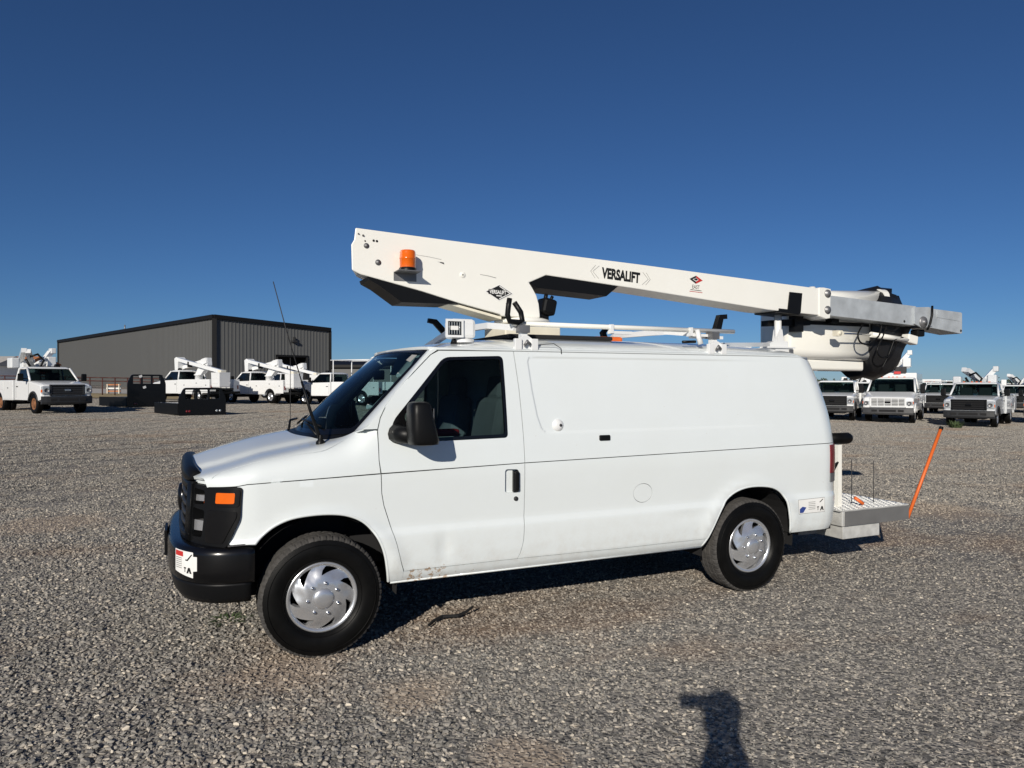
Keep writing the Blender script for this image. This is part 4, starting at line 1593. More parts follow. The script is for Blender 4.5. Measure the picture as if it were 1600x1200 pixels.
MB().tube([(1.0, -.64, 2.045), (.985, -.66, 2.025)], .022, 8).build('spotlight_knob', 'black_plastic', spot)
MB().tube([(1.58, -.86, 2.02), (1.70, -.87, 2.03), (1.76, -.872, 1.995), (1.765, -.868, 1.955)], .003, 6).build('loose_wire', 'dark_steel', van)
b = MB()
b.span((1.50, -.50, 2.088), (2.45, .45, 2.122), bev=.012)
b.build('roof_mat', 'black_matte', van)
MB().box((2.72, .1, 2.135), (.30, .22, .05), bev=.02).build('roof_pad', 'orange_plastic', van)

# ------------------------------------------------------------------ aerial lift
YN, YF = -.20, .12
b = MB()
b.lathe([(.0, 2.10), (.24, 2.10), (.24, 2.115), (.20, 2.12), (.20, 2.225), (.215, 2.23), (.215, 2.235), (.0, 2.235)], (1.84, -.03, 0), (0, 0, 1), 40)
b.span((1.58, -.25, 2.105), (2.09, .20, 2.205), bev=.01)
turret = b.build('turret', 'cream', van)
b = MB(); b.lathe([(.0, 2.235), (.235, 2.235), (.24, 2.25), (.24, 2.268), (.19, 2.285), (.0, 2.285)], (1.83, -.04, 0), (0, 0, 1), 40); b.build('turret_ring', 'boom_white', turret)
b = MB(); b.box((2.02, -.12, 2.385), (.13, .16, .14), Matrix.Rotation(R(12), 3, 'Y'), bev=.025); b.box((1.995, -.10, 2.30), (.07, .10, .10)); b.tube([(1.99, -.16, 2.44), (2.0, -.16, 2.49)], .018, 8); b.tube([(2.04, -.16, 2.44), (2.06, -.16, 2.475)], .015, 8)
b.build('rotation_motor', 'black_plastic', turret)
MB().box((2.05, -.05, 2.222), (.10, .2, .06)).build('valve_block', 'black_matte', turret)

top = [(.372, 2.905), (1.106, 2.871), (2.923, 2.801), (4.424, 2.733), (5.22, 2.697)]
bot = [(5.22, 2.425), (4.424, 2.457), (2.923, 2.578), (1.98, 2.646), (1.82, 2.575), (1.85, 2.535), (1.89, 2.47), (1.912, 2.40), (1.922, 2.31), (1.922, 2.286), (1.575, 2.286), (1.555, 2.30), (1.165, 2.385), (.90, 2.452), (.56, 2.525), (.41, 2.556),
       (.345, 2.585), (.340, 2.775), (.362, 2.815)]
b = MB()
b.prism(top + bot, YN, YF)
b.v = [(x + (.10 if (y > 0 and x < .45) else 0), y, z) for x, y, z in b.v]      # the far cheek plate ends short of the near one
boom = b.build('boom', 'boom_white', van, bevel=.008)
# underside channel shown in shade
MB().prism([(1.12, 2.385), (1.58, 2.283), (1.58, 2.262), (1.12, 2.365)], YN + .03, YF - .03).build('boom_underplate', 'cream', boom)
MB().prism([(.47, 2.545), (.60, 2.517), (1.19, 2.384), (1.19, 2.372), (1.10, 2.366), (.735, 2.362), (.56, 2.48), (.48, 2.52)], YN + .012, YF - .012).build('boom_cover', 'black_plastic', boom)
MB().prism([(1.81, 2.578), (1.955, 2.640), (2.02, 2.645), (2.70, 2.594), (2.58, 2.500), (1.92, 2.535)], YN + .012, YF - .012).build('boom_guard', 'black_plastic', boom)
for x, z, r in ((.455, 2.775, .020), (.545, 2.655, .022), (.395, 2.86, .006), (.43, 2.85, .008)):
    MB().lathe([(0, .014), (r * .5, .014), (r * .6, .006), (r, .005), (r * 1.05, 0)], (x, YN, z), (0, -1, 0), 18).build('pivot_bolt', 'steel_grey', boom)
for x, z, r in ((.51, 2.818, .009), (.535, 2.816, .009), (.445, 2.81, .006), (1.23, 2.602, .008), (1.23, 2.602, .008)):
    MB().lathe([(0, .002), (r, .002), (r, 0)], (x, YN - .001, z), (0, -1, 0), 12).build('bolt_hole', 'black_matte', boom)
MB().lathe([(.006, .006), (.022, .005), (.026, 0)], (1.23, YN, 2.602), (0, -1, 0), 20).build('grommet', 'boom_white', boom)
for a, c in (((.84, 2.735), (1.05, 2.712)), ((1.38, 2.615), (1.52, 2.595)), ((1.02, 2.692), (1.07, 2.686))):
    MB().tube([(a[0], YN - .0012, a[1]), ((a[0] + c[0]) / 2, YN - .0012, (a[1] + c[1]) / 2 + .003), (c[0], YN - .0012, c[1])], .0018 if a[0] > 1.1 else .0010, 4).build('scratch', 'steel_grey', boom)
MB().prism([(1.035, 2.688), (1.075, 2.676), (1.07, 2.690), (1.05, 2.692)], YN - .0016, YN - .0006).build('scratch', 'dark_steel', boom)
# beacon on its bracket
BX, BYc, BZ = .755, -.275, 2.595
b = MB()
b.add([], [])
b.span((BX - .09, YN - .145, BZ - .010), (BX + .09, YN, BZ - .004))
b.span((BX - .09, YN - .006, BZ - .07), (BX + .09, YN - .0005, BZ - .010))
br = b.build('beacon_bracket', 'steel_grey', boom)
MB().lathe([(.066, 0), (.066, .02), (.060, .025), (0, .025)], (BX, BYc, BZ - .003), (0, 0, 1), 32).build('beacon_base', 'black_plastic', br)
MB().lathe([(.060, .02), (.061, .085), (.0635, .088), (.0635, .096), (.061, .098), (.060, .14), (.054, .153), (.0, .156)], (BX, BYc, BZ), (0, 0, 1), 36).build('beacon', 'amber', br)
# boom-tip, rest pad, extension
MB().prism([(4.70, 2.645), (4.865, 2.640), (4.845, 2.455), (4.83, 2.425), (4.56, 2.440), (4.56, 2.475), (4.675, 2.470)], YN - .012, YF + .012).build('rest_pad', 'black_plastic', boom)
b = MB(); b.prism([(5.17, 2.715), (5.265, 2.705), (5.255, 2.405), (5.20, 2.395), (5.10, 2.418), (5.10, 2.712)], YN - .008, YF + .008); tip = b.build('boom_collar', 'boom_white', boom, bevel=.006)
for z in (2.655, 2.487):
    MB().lathe([(0, .022), (.024, .021), (.027, .012), (.040, .010), (.042, 0)], (5.215, YN - .008, z), (0, -1, 0), 22).build('collar_bolt', 'steel_grey', tip)
MB().lathe([(0, .03), (.03, .03), (.05, 0)], (5.18, -.04, 2.712), (0, 0, 1), 16).build('collar_knob', 'boom_white', tip)
b = MB(); b.prism([(5.2, 2.650), (6.61, 2.590), (6.61, 2.374), (5.2, 2.440)], YN + .035, YF - .035); ext = b.build('inner_boom', 'galvanised', van, bevel=.005)
b = MB(); b.prism([(6.555, 2.575), (6.80, 2.588), (6.86, 2.570), (6.86, 2.380), (6.70, 2.345), (6.56, 2.392)], YN + .015, YN + .035); b.prism([(6.555, 2.575), (6.80, 2.588), (6.86, 2.570), (6.86, 2.380), (6.70, 2.345), (6.56, 2.392)], YF - .035, YF - .015)
b.build('tip_plate', 'galvanised', ext, bevel=.003)
b = MB(); b.prism([(6.80, 2.578), (7.37, 2.552), (7.39, 2.542), (7.39, 2.312), (7.36, 2.305), (6.80, 2.362)], YN + .03, YF - .03); b.build('tip_box', 'galvanised', ext, bevel=.006)
MB().prism([(6.95, 2.560), (7.34, 2.538), (7.34, 2.449), (6.95, 2.478)], YN + .026, YN + .032).build('tip_cover', 'galvanised', ext)
MB().lathe([(0, .03), (.02, .03), (.022, .02), (.045, .018), (.05, .012), (.062, .010), (.065, 0)], (6.70, YN + .015, 2.415), (0, -1, 0), 28).build('tip_pivot', 'steel_grey', ext)
for x, z in ((6.60, 2.55), (6.60, 2.43), (6.855, 2.545), (6.855, 2.43), (6.42, 2.415), (7.36, 2.34)):
    MB().lathe([(0, .005), (.013, .004), (.014, 0)], (x, YN + .028 if x > 6.5 else YN + .035, z), (0, -1, 0), 12).build('tip_bolt', 'dark_steel', ext)
MB().tube([(6.83, YN - .0, 2.60), (6.815, YN - .01, 2.50), (6.78, YN - .012, 2.40), (6.74, YN - .005, 2.33)], .012, 8).build('tip_hose', 'black_plastic', ext)

# bucket, lying with its floor towards the cab and a black cover over the mouth
def rring(x, y0, y1, z0, z1, r, n=5):
    pts = []
    for cy, cz, a0 in ((y1 - r, z1 - r, 0), (y0 + r, z1 - r, 90), (y0 + r, z0 + r, 180), (y1 - r, z0 + r, 270)):
        for k in range(n + 1):
            a = R(a0 + 90 * k / n)
            pts.append((x, cy + r * math.cos(a), cz + r * math.sin(a)))
    return pts


b = MB()
b.loft([rring(x, y0, y1, z0, z1, r) for x, y0, y1, z0, z1, r in ((4.985, .15, .46, 2.06, 2.63, .07), (5.0, .10, .51, 2.02, 2.67, .09), (5.03, .08, .535, 2.0, 2.70, .10), (5.6, .07, .55, 1.99, 2.75, .09), (6.42, .055, .57, 1.98, 2.785, .08))], True, True)
bucket = b.build('bucket', 'boom_white', van)
b = MB()
b.loft([rring(x, y0, y1, z0, z1, .03) for x, y0, y1, z0, z1 in ((5.02, .15, .48, 1.875, 2.0), (6.16, .15, .48, 1.87, 2.0))], True, False)
b.build('bucket_step', 'boom_white', bucket)
MB().span((5.0, .06, 2.36), (6.35, .10, 2.40)).build('bucket_rib', 'black_plastic', bucket)
b = MB(); b.loft([rring(x, .03, .59, 1.965, 2.80, .09) for x in (6.36, 6.44)], True, False); b.build('bucket_rim', 'boom_white', bucket)
b = MB(); b.prism([(4.62, 2.375), (5.2, 2.42), (5.2, 2.345), (4.62, 2.318)], .0, .10); b.box((5.02, .02, 2.37), (.12, .08, .20)); b.box((5.55, .03, 2.44), (.11, .08, .12)); b.build('bucket_mount', 'black_plastic', bucket)
MB().prism([(6.30, 2.71), (6.36, 2.71), (6.36, 2.64), (6.30, 2.64)], .028, .034).build('bucket_plate', 'decal_black', bucket)
# crumpled cover
b = MB()
rg = np.random.default_rng(5)
rings = []
prof = [(6.16, 1.97, 2.76, .03, .59), (6.22, 1.82, 2.79, .02, .60), (6.36, 1.775, 2.83, -.02, .61), (6.50, 1.80, 2.83, -.02, .60), (6.62, 1.89, 2.80, .0, .58), (6.72, 2.02, 2.74, .03, .55), (6.79, 2.18, 2.62, .08, .50), (6.82, 2.30, 2.50, .15, .42)]
for i, (x, z0, z1, y0, y1) in enumerate(prof):
    ring = []
    for k in range(28):
        a = 2 * math.pi * k / 28
        c, s = math.copysign(abs(math.cos(a)) ** .6, math.cos(a)), math.copysign(abs(math.sin(a)) ** .6, math.sin(a))
        j = .018 * rg.standard_normal() if 0 < i < len(prof) - 1 else .006 * rg.standard_normal()
        dx = .03 * math.sin(3 * a + i) + j * .6
        ring.append((x + dx + (.05 if s > 0 else -.10) * 0, (y0 + y1) / 2 + c * ((y1 - y0) / 2 + j), (z0 + z1) / 2 + s * ((z1 - z0) / 2 + j)))
    rings.append(ring)
b.loft(rings, True, True)
b.build('bucket_cover', 'bag_black', bucket)
MB().tube([(5.98, -.10, 2.262), (6.55, -.10, 2.215)], .030, 12).build('tilt_cylinder', 'boom_white', bucket)
MB().tube([(5.50, -.10, 2.262), (6.0, -.10, 2.262)], .009, 8).build('cylinder_rod', 'chrome', bucket)
b = MB(); b.prism([(5.44, 2.29), (5.52, 2.29), (5.545, 2.262), (5.52, 2.232), (5.44, 2.232)], -.13, -.07); b.lathe([(0, .01), (.02, .01), (.022, 0)], (5.48, -.13, 2.262), (0, -1, 0), 14); b.build('rod_clevis', 'cream', bucket)
b = MB(); b.box((6.62, -.08, 2.225), (.16, .10, .10), Matrix.Rotation(R(10), 3, 'Y'), bev=.015); b.build('cylinder_mount', 'boom_white', bucket)
MB().box((6.75, -.08, 2.30), (.12, .10, .08), bev=.015).build('tip_knuckle', 'black_plastic', bucket)
for pts in ([(6.12, -.12, 2.37), (6.08, -.13, 2.25), (5.90, -.13, 2.14), (5.78, -.12, 2.17), (5.76, -.11, 2.26), (5.85, -.10, 2.36)],
            [(6.20, -.12, 2.36), (6.10, -.13, 2.20), (6.02, -.13, 2.08), (6.12, -.12, 2.00), (6.28, -.12, 2.05), (6.38, -.12, 2.18)],
            [(6.46, -.12, 2.24), (6.32, -.12, 2.22), (6.26, -.10, 2.05), (6.18, -.08, 1.90)],
            [(6.40, -.12, 2.36), (6.30, -.11, 2.30), (6.20, -.11, 2.33), (6.05, -.11, 2.37)]):
    P = np.array(pts); t = np.linspace(0, len(P) - 1, 30)
    cur = np.stack([np.interp(t, range(len(P)), P[:, i]) for i in range(3)], 1)
    for _ in range(5):
        cur[1:-1] = (cur[:-2] + cur[1:-1] * 2 + cur[2:]) / 4
    MB().tube([tuple(p) for p in cur], .009, 8).build('hose', 'black_plastic', bucket)
# boom rest
b = MB()
b.tube([(4.70, -.05, 2.03), (4.70, -.05, 2.43)], .036, 12)
b.prism([(4.61, 2.16), (4.66, 2.16), (4.68, 2.28), (4.72, 2.28), (4.74, 2.16), (4.80, 2.16), (4.80, 2.09), (4.50, 2.09), (4.50, 2.12)], -.09, -.01)
rest = b.build('boom_rest', 'white', van)
b = MB()
b.span((4.47, -.15, 1.985), (4.80, .0, 2.09)); b.span((4.45, -.165, 2.085), (4.82, -.15, 2.10))
b.build('rest_box', 'white', rest)
b = MB()
for s_ in (-1, 1):
    b.tube([(3.55, s_ * .55, 2.075), (4.50, s_ * .12, 2.12)], .020, square=True)
    b.tube([(3.40, s_ * .62, 2.06), (3.56, s_ * .55, 2.075)], .018, 8)
b.build('rest_strut', 'white', rest)
b = MB()
for x in (4.53, 4.77): b.box((x, -.158, 2.03), (.05, .012, .09))
b.build('rest_bolt_plate', 'steel_grey', rest)

# ------------------------------------------------------------------ lettering on the boom
def on_boom(x, z, slope=-.0385, dy=.0016):
    a = math.atan(slope)
    return Matrix(((math.cos(a), -math.sin(a) * 1, 0, x), (0, 0, -1, YN - dy), (math.sin(a), math.cos(a), 0, z), (0, 0, 0, 1)))


def fit_text(name, body, w, h, material, parent, M, bold=0.0):
    t = text_mesh(name, body, 1.0, material, parent, Matrix.Identity(4), 1.0, bold, depth=0)
    co = np.array([v.co for v in t.data.vertices])
    lo, hi = co.min(0), co.max(0)
    c = (lo + hi) / 2
    T = M @ Matrix.Diagonal((w / (hi[0] - lo[0]), h / (hi[1] - lo[1]), 1, 1)) @ Matrix.Translation((-c[0], -c[1], 0))
    t.data.transform(T)
    t.data.update()
    return t


fit_text('lettering', 'VERSALIFT', .40, .098, 'decal_black', boom, on_boom(2.722, 2.690, -.062), bold=.05)


def flat(name, pts, material, M):
    vs = [M @ Vector((a, b_, 0)) for a, b_ in pts]
    return MB().add(vs, [tuple(range(len(vs)))]).build(name, material, boom)


MV = on_boom(2.722, 2.690, -.062)
for s_ in (-1, 1):
    for off, wd in ((.225, .10), (.262, .075)):
        for up_ in (-1, 1):
            x0, x1 = s_ * off, s_ * (off + wd * .62)
            flat('chevron', [(x0, up_ * .055 if off < .24 else up_ * .056), (x1, 0), (x1 + s_ * .005, 0), (x0 + s_ * .005, up_ * .056)], 'decal_grey', MV)
MD = on_boom(1.548, 2.477, -.03)
flat('emblem', [(-.128, 0), (0, -.068), (.128, 0), (0, .068)], 'decal_white', MD)
MD2 = on_boom(1.548, 2.477, -.03, .0026)
flat('emblem', [(-.115, 0), (0, -.061), (.115, 0), (0, .061)], 'decal_black', MD2)
MD3 = on_boom(1.548, 2.477, -.03, .0036)
for up_ in (1, -1):
    flat('emblem', [(.0, up_ * .056), (.105, 0), (.090, 0), (.0, up_ * .048)], 'decal_white', MD3)
MD4 = on_boom(1.540, 2.477, -.03, .0046)
flat('emblem', [(-.088, -.018), (.072, -.018), (.072, .022), (-.088, .022)], 'decal_black', MD4)
fit_text('lettering', 'VERSALIFT', .150, .032, 'decal_white', boom, on_boom(1.535, 2.480, -.03, .0056), bold=.03)
flat('lettering_line', [(-.024, -.004), (.024, -.004), (.024, .004), (-.024, .004)], 'decal_white', on_boom(1.545, 2.450, -.03, .0056))
ME = on_boom(3.545, 2.700, -.05)
flat('emblem', [(-.075, 0), (0, -.038), (.0, .038)], 'decal_black', ME)
flat('emblem', [(0, .038), (0, -.038), (.078, 0)], 'decal_red', ME)
flat('emblem', [(-.04, 0), (0, -.018), (.03, 0), (0, .018)], 'decal_white', on_boom(3.545, 2.700, -.05, .0026))
flat('emblem', [(-.03, .002), (0, -.010), (.022, .002), (0, .014)], 'decal_black', on_boom(3.545, 2.700, -.05, .0036))
fit_text('lettering', 'EAST', .085, .036, 'decal_black', boom, on_boom(3.545, 2.632, -.05))
for dz, w in ((.0, .13), (-.016, .15)):
    flat('lettering_line', [(-w / 2, -.0025), (w / 2, -.0025), (w / 2, .0025), (-w / 2, .0025)], 'decal_red' if dz else 'decal_black', on_boom(3.545, 2.602 + dz, -.05))

# ------------------------------------------------------------------ rear step bumper
b = MB()
b.span((4.63, -.90, .435), (5.50, .90, .572), bev=.006)
step_ = b.build('rear_step', 'aluminium', van)
MB().span((4.66, -.906, .437), (5.505, -.9005, .568)).build('step_band', 'band_grey', step_)
b = MB(); b.span((4.655, -.885, .315), (5.13, .885, .436), bev=.004); b.build('step_box', 'aluminium', step_)
b = MB(); b.span((4.55, -.60, .46), (4.66, .60, .56)); b.span((4.50, -.7, .40), (4.64, -.5, .5)); b.span((4.20, -.80, .375), (4.42, -.72, .47)); b.build('step_bracket', 'steel_grey', step_)
b = MB(); b.span((4.60, -.905, .573), (5.505, .905, .583)); top_ = b.build('step_tread', 'aluminium', step_)
b = MB()
for i in range(26):
    for j in range(18):
        x, y = 4.63 + .033 * i, -.885 + .05 * j
        a = R(45) if (i + j) % 2 else R(-45)
        b.box((x, y, .585), (.026, .007, .006), Matrix.Rotation(a, 3, 'Z'))
tag(b.build('tread_pattern', 'aluminium', step_), kind='stuff')
b = MB(); b.tube([(4.78, -.72, .58), (4.78, -.72, 1.16)], .024, square=True); post = b.build('step_post', 'boom_white', van)
MB().tube([(4.62, -.70, 1.215), (4.93, -.70, 1.215), (4.955, -.70, 1.215), (4.965, -.70, 1.215)], [.054, .054, .042, .015], 14).build('step_bumper_roll', 'rubber', van)
MB().tube([(4.60, -.78, .95), (4.72, -.77, 1.0), (4.66, -.76, .90)], .012, 6).build('step_cable', 'black_plastic', van)
for x, y, h in ((5.03, -.66, .42), (5.28, -.70, .40)):
    MB().tube([(x, y, .58), (x, y, .58 + h)], .0035, 6).build('step_rod', 'dark_steel', van)
MB().tube([(4.95, -.76, .66), (5.02, -.80, .60)], .016, 8).build('step_wedge', 'orange_plastic', van)
mk = MB(); mk.tube([(5.52, -.88, .44), (6.03, -.86, 1.285)], .016, 8); mk = mk.build('marker_pole', 'orange_plastic', van)
MB().tube([(6.025, -.86, 1.275), (6.04, -.8595, 1.30)], .020, 8).build('pole_cap', 'black_plastic', mk)

# ------------------------------------------------------------------ working trucks parked round the yard
def heading(hl, hd):
    """turn (about Z) that points a truck's nose the given way right of / ahead of the photographer"""
    x = hl * CY + hd * SY
    y = -hl * SY + hd * CY
    return math.atan2(y, x)


def truck_wheel(x, y, rad, wd, sg, parent, rim='alloy'):
    b = MB()
    h = wd / 2
    b.lathe([(rad * .58, h * .9), (rad * .64, h), (rad * .86, h), (rad * .96, h * .9), (rad, h * .7), (rad, -h * .7), (rad * .96, -h * .9), (rad * .60, -h)], (x, y, rad), (0, sg, 0), 28)
    w = b.build('wheel', 'rubber', parent)
    b = MB()
    b.lathe([(rad * .60, h * .86), (rad * .56, h * .92), (rad * .52, h * .55), (rad * .30, h * .45), (rad * .26, h * .95), (rad * .14, h * 1.0), (0, h * 1.0)], (x, y, rad), (0, sg, 0), 24)
    b.build('rim', rim, w)
    b = MB()
    for k in range(6):
        a = 2 * math.pi * k / 6
        c = Vector((x + rad * .42 * math.cos(a), y + sg * h * .53, rad + rad * .42 * math.sin(a)))
        b.lathe([(0, .004), (rad * .075, .004), (rad * .075, -.01)], c, (0, sg, 0), 8)
    b.build('hand_hole', 'black_matte', w)
    return w


def make_truck(name, label, loc, rz, kind='super', body='service', paint_='white', grille='grey', wb=3.7, boom=None, rim='alloy', cab=1.95, lights='clear_lens', group='utility trucks parked in the yard', rack=False):
    t = thing(name, label, 'truck', loc, rz, group)
    rad = .42
    sup = kind == 'super'
    hz = 1.40 if sup else 1.50            # bonnet height at the screen
    hf = 1.26 if sup else 1.26            # bonnet height at the grille
    bx = -.42 if sup else -.25            # foot of the screen
    tx = -1.02 if sup else -1.00
    nose_ = .84 if sup else .95
    HW = .98 if sup else 1.08
    H = 2.0 if sup else 2.20
    rear_x = -cab
    arch = [(.50 * math.cos(a), .42 + .50 * math.sin(a)) for a in np.linspace(R(170), R(10), 11)]

    # lower cab and fenders as one rounded shell: side profile swept across the width
    def prof(k):
        """k: 0 at the flank, 1 on top of the bonnet"""
        d = .10 * (1 - k)
        nx = nose_ - .10 * (1 - k) ** 2
        return [(rear_x, .56), (-.52, .56)] + arch + [(.52, .56), (nx, .60), (nx + .01, hf - .16 - d * .4), (nx - .04, hf - .03 - d * .7), (nx - .16, hf + .01 - d * .7), (.2, (hf + hz) / 2 + .02 - d), (bx, hz - d * .6), (rear_x, hz + .01 - d * .25)]
    rings = []
    for y, k in ((-HW, 0), (-HW + .03, .35), (-HW + .10, .72), (-HW + .22, .92), (-.55, 1.0), (-.40, 1.03), (0, 1.06), (.40, 1.03), (.55, 1.0), (HW - .22, .92), (HW - .10, .72), (HW - .03, .35), (HW, 0)):
        rings.append([(x, y, z) for x, z in prof(k)])
    b = MB()
    b.loft(rings, True, False)
    cabo = b.build('cab', paint_, t, bevel=.035, seg=3)
    # greenhouse: roof on pillars with glass between
    tw = HW - .15
    lo, up = hz - .03, H - .09
    B4 = [(bx, -HW + .04), (bx, HW - .04), (rear_x + .03, HW - .04), (rear_x + .03, -HW + .04)]
    T4 = [(tx, -tw), (tx, tw), (rear_x + .09, tw), (rear_x + .09, -tw)]
    b = MB()
    def rr_(z, g, n=4):
        pts = []
        q = [(tx - g, -tw + g), (tx - g, tw - g), (rear_x + .09 + g, tw - g), (rear_x + .09 + g, -tw + g)]
        return [(x, y, z) for x, y in rounded([q[0], q[1], q[2], q[3]], .10, 4)]
    b.loft([rr_(up - .015, -.012), rr_(up + .02, -.02), rr_(H - .02, .05), rr_(H, .14)], True, True)
    b.build('cab_roof', paint_, t)
    for i in range(4):
        MB().tube([(*B4[i], lo), (*T4[i], up + .02)], .045, 8).build('cab_pillar', paint_, t)
    mids = [-1.5] if cab >= 2.2 else []
    for x in mids:
        for sg in (-1, 1):
            MB().tube([(x, sg * (HW - .04), lo), (x - .02, sg * tw, up + .02)], .04, 8).build('cab_pillar', paint_, t)

    def pane(nm, q, m='truck_glass'):
        MB().add(q, [(0, 1, 2, 3)]).build(nm, m, t)
    P4 = lambda i: (*B4[i], lo)
    Q4 = lambda i: (*T4[i], up)
    n_ = 8
    b = MB()
    vs = []
    for j in range(n_ + 1):
        u = -1 + 2 * j / n_
        vs += [(bx + .07 * (1 - u * u), u * (HW - .04), lo + .01), (tx + .05 * (1 - u * u), u * tw, up + .01)]
    b.add(vs, [(2 * j, 2 * j + 2, 2 * j + 3, 2 * j + 1) for j in range(n_)], True)
    b.build('windscreen', 'truck_glass', t)
    MB().tube([(bx + .01 + .07 * (1 - u * u), u * (HW - .05), lo + .012) for u in np.linspace(-1, 1, 9)], .018, 6).build('windscreen_base', 'black_plastic', t)
    pane('rear_window', [P4(2), P4(3), Q4(3), Q4(2)])
    for sg in (-1, 1):
        i0, i1 = (1, 2) if sg > 0 else (0, 3)
        if mids:
            pane('door_window', [P4(i0), (-1.5, sg * (HW - .04), lo), (-1.52, sg * tw, up), Q4(i0)])
            pane('rear_door_window', [(-1.5, sg * (HW - .04), lo), P4(i1), Q4(i1), (-1.52, sg * tw, up)])
        else:
            pane('door_window', [P4(i0), P4(i1), Q4(i1), Q4(i0)])
        b = MB()
        for x in (bx - .06, rear_x + .12 if not mids else -1.5):
            b.span((x - .006, sg * HW - .004, .66), (x + .006, sg * (HW + .002), hz - .10))
        tag(b.build('door_gap', 'black_matte', t), kind='stuff')
        MB().box((rear_x + .26 if not mids else -1.35, sg * (HW + .012), hz - .26), (.14, .03, .035)).build('door_handle', 'black_plastic', t)
        mx = bx - .16
        m = MB().box((mx, sg * (HW + .26), hz + .14), (.11, .21, .32 if sup else .46), bev=.035).build('door_mirror', 'black_plastic', t)
        b = MB(); b.tube([(mx, sg * HW - sg * .03, hz + .08), (mx, sg * (HW + .25), hz + .08)], .022, 6); b.build('mirror_arm', 'black_plastic', m)
        b = MB(); b.tube([(mx, sg * (HW - .02), hz - .04), (mx, sg * (HW + .25), hz + .0)], .018, 6); b.build('mirror_arm', 'black_plastic', m)
        b = MB(); b.tube([(x, sg * (HW - .005), z) for x, z in arch], .045, 8); b.build('wheel_flare', 'grey_plastic' if sup else paint_, t)
        truck_wheel(0, sg * (HW - .14), rad, .25, sg, t, rim)
        for off in (.14, .42):
            truck_wheel(-wb, sg * (HW - off), rad, .24, sg, t, rim if off < .2 else 'dark_steel')
        b = MB(); b.box((nose_ - .035, sg * (HW - .165), hf - .265 if sup else hf - .30), (.16, .30, .34 if sup else .19), bev=.04); hl = b.build('headlamp', lights, t)
        MB().lathe([(0, .0), (.05, .01), (.085, .035), (.09, .04)], (nose_ + .046, sg * (HW - .17), hf - .27 if sup else hf - .30), (1, 0, 0), 14).build('lamp_bowl', 'steel_grey', hl)
        MB().box((nose_ - .03, sg * (HW - .03), hf - .30 if sup else hf - .28), (.13, .05, .12), bev=.012).build('side_lamp', 'amber', hl)
    if sup and paint_ == 'white':
        MB().box((tx - .25, HW * .42, H + .06), (.20, .22, .14), taper=.7, bev=.02).build('roof_light', 'black_plastic', t)
    else:
        for y in (-.5, -.18, 0, .18, .5):
            MB().box((tx - .10, y, H + .008), (.08, .09, .035), bev=.01).build('clearance_lamp', 'amber', t)
    MB().span((bx - .55, -HW + .10, hz - .22), (bx - .10, HW - .10, hz - .03), bev=.04).build('dashboard', 'interior', t)
    # grille
    GM = {'grey': 'grey_plastic', 'black': 'black_plastic', 'white': 'white'}[grille]
    gw = HW - .34
    b = MB()
    for z in (hf - .46, hf - .06):
        b.span((nose_ - .03, -gw, z - .035), (nose_ + .045, gw, z + .035), bev=.01)
    for y in (-gw, gw):
        b.span((nose_ - .03, y - .04, hf - .495), (nose_ + .045, y + .04, hf - .025), bev=.01)
    g = b.build('grille', GM, t)
    MB().span((nose_ - .02, -gw, hf - .46), (nose_ + .016, gw, hf - .06)).build('grille_back', 'black_matte', g)
    for z in ((hf - .355, hf - .26, hf - .165) if kind == 'super' else (hf - .39, hf - .325, hf - .26, hf - .195, hf - .13)):
        b = MB(); b.span((nose_, -gw + .03, z - (.03 if kind == 'super' else .014)), (nose_ + .03, gw - .03, z + (.03 if kind == 'super' else .014)), bev=.006); b.build('grille_bar', GM, g)
    if kind != 'super':
        for y in np.linspace(-gw * .6, gw * .6, 4):
            MB().span((nose_, y - .012, hf - .45), (nose_ + .028, y + .012, hf - .07)).build('grille_bar', GM, g)
    MB().box((nose_ + .045, 0, hf - .26), (.02, .24, .09), bev=.02).build('grille_badge', 'chrome' if grille == 'grey' else 'black_gloss', g)
    b = MB()
    b.loft([[(nose_ + .15 - .10 * (abs(y) / HW) ** 4 - dx, y, z) for dx, z in ((0, .50), (0, .70), (.04, .745), (.16, .745), (.16, .42), (.03, .42))] for y in np.linspace(-HW + .01, HW - .01, 13)], True, False)
    bump = b.build('bumper', 'bumper_grey' if kind != 'super' else 'grey_plastic', t)
    MB().span((nose_ + .130, -.36, .55), (nose_ + .155, .36, .65)).build('bumper_slot', 'black_matte', bump)
    for sg in (-1, 1):
        MB().span((nose_ + .115, sg * .56 - .12, .55), (nose_ + .148, sg * .56 + .12, .65)).build('bumper_slot', 'black_matte', bump)
        MB().span((nose_ + .12, sg * .46 - .05, .38), (nose_ + .13, sg * .46 + .05, .43)).build('tow_lug', 'black_plastic', bump)
    b = MB()
    L_end = -wb - 1.25
    for sg in (-1, 1):
        b.span((L_end, sg * .42 - .05, .52), (.7, sg * .42 + .05, .74))
    b.span((-.5, -.55, .36), (.6, .55, .60)); b.span((-wb - .12, -.8, .34), (-wb + .12, .8, .50)); b.span((-2.9, -.75, .46), (-2.1, -.55, .74))
    b.build('chassis', 'black_matte', t)
    MB().box((rear_x + .5, .3, hz + .1), (.35, .5, .5), bev=.06).build('seat', 'interior', t)
    MB().box((rear_x + .5, -.45, hz + .1), (.35, .5, .5), bev=.06).build('seat', 'interior', t)
    y0 = rear_x - .08
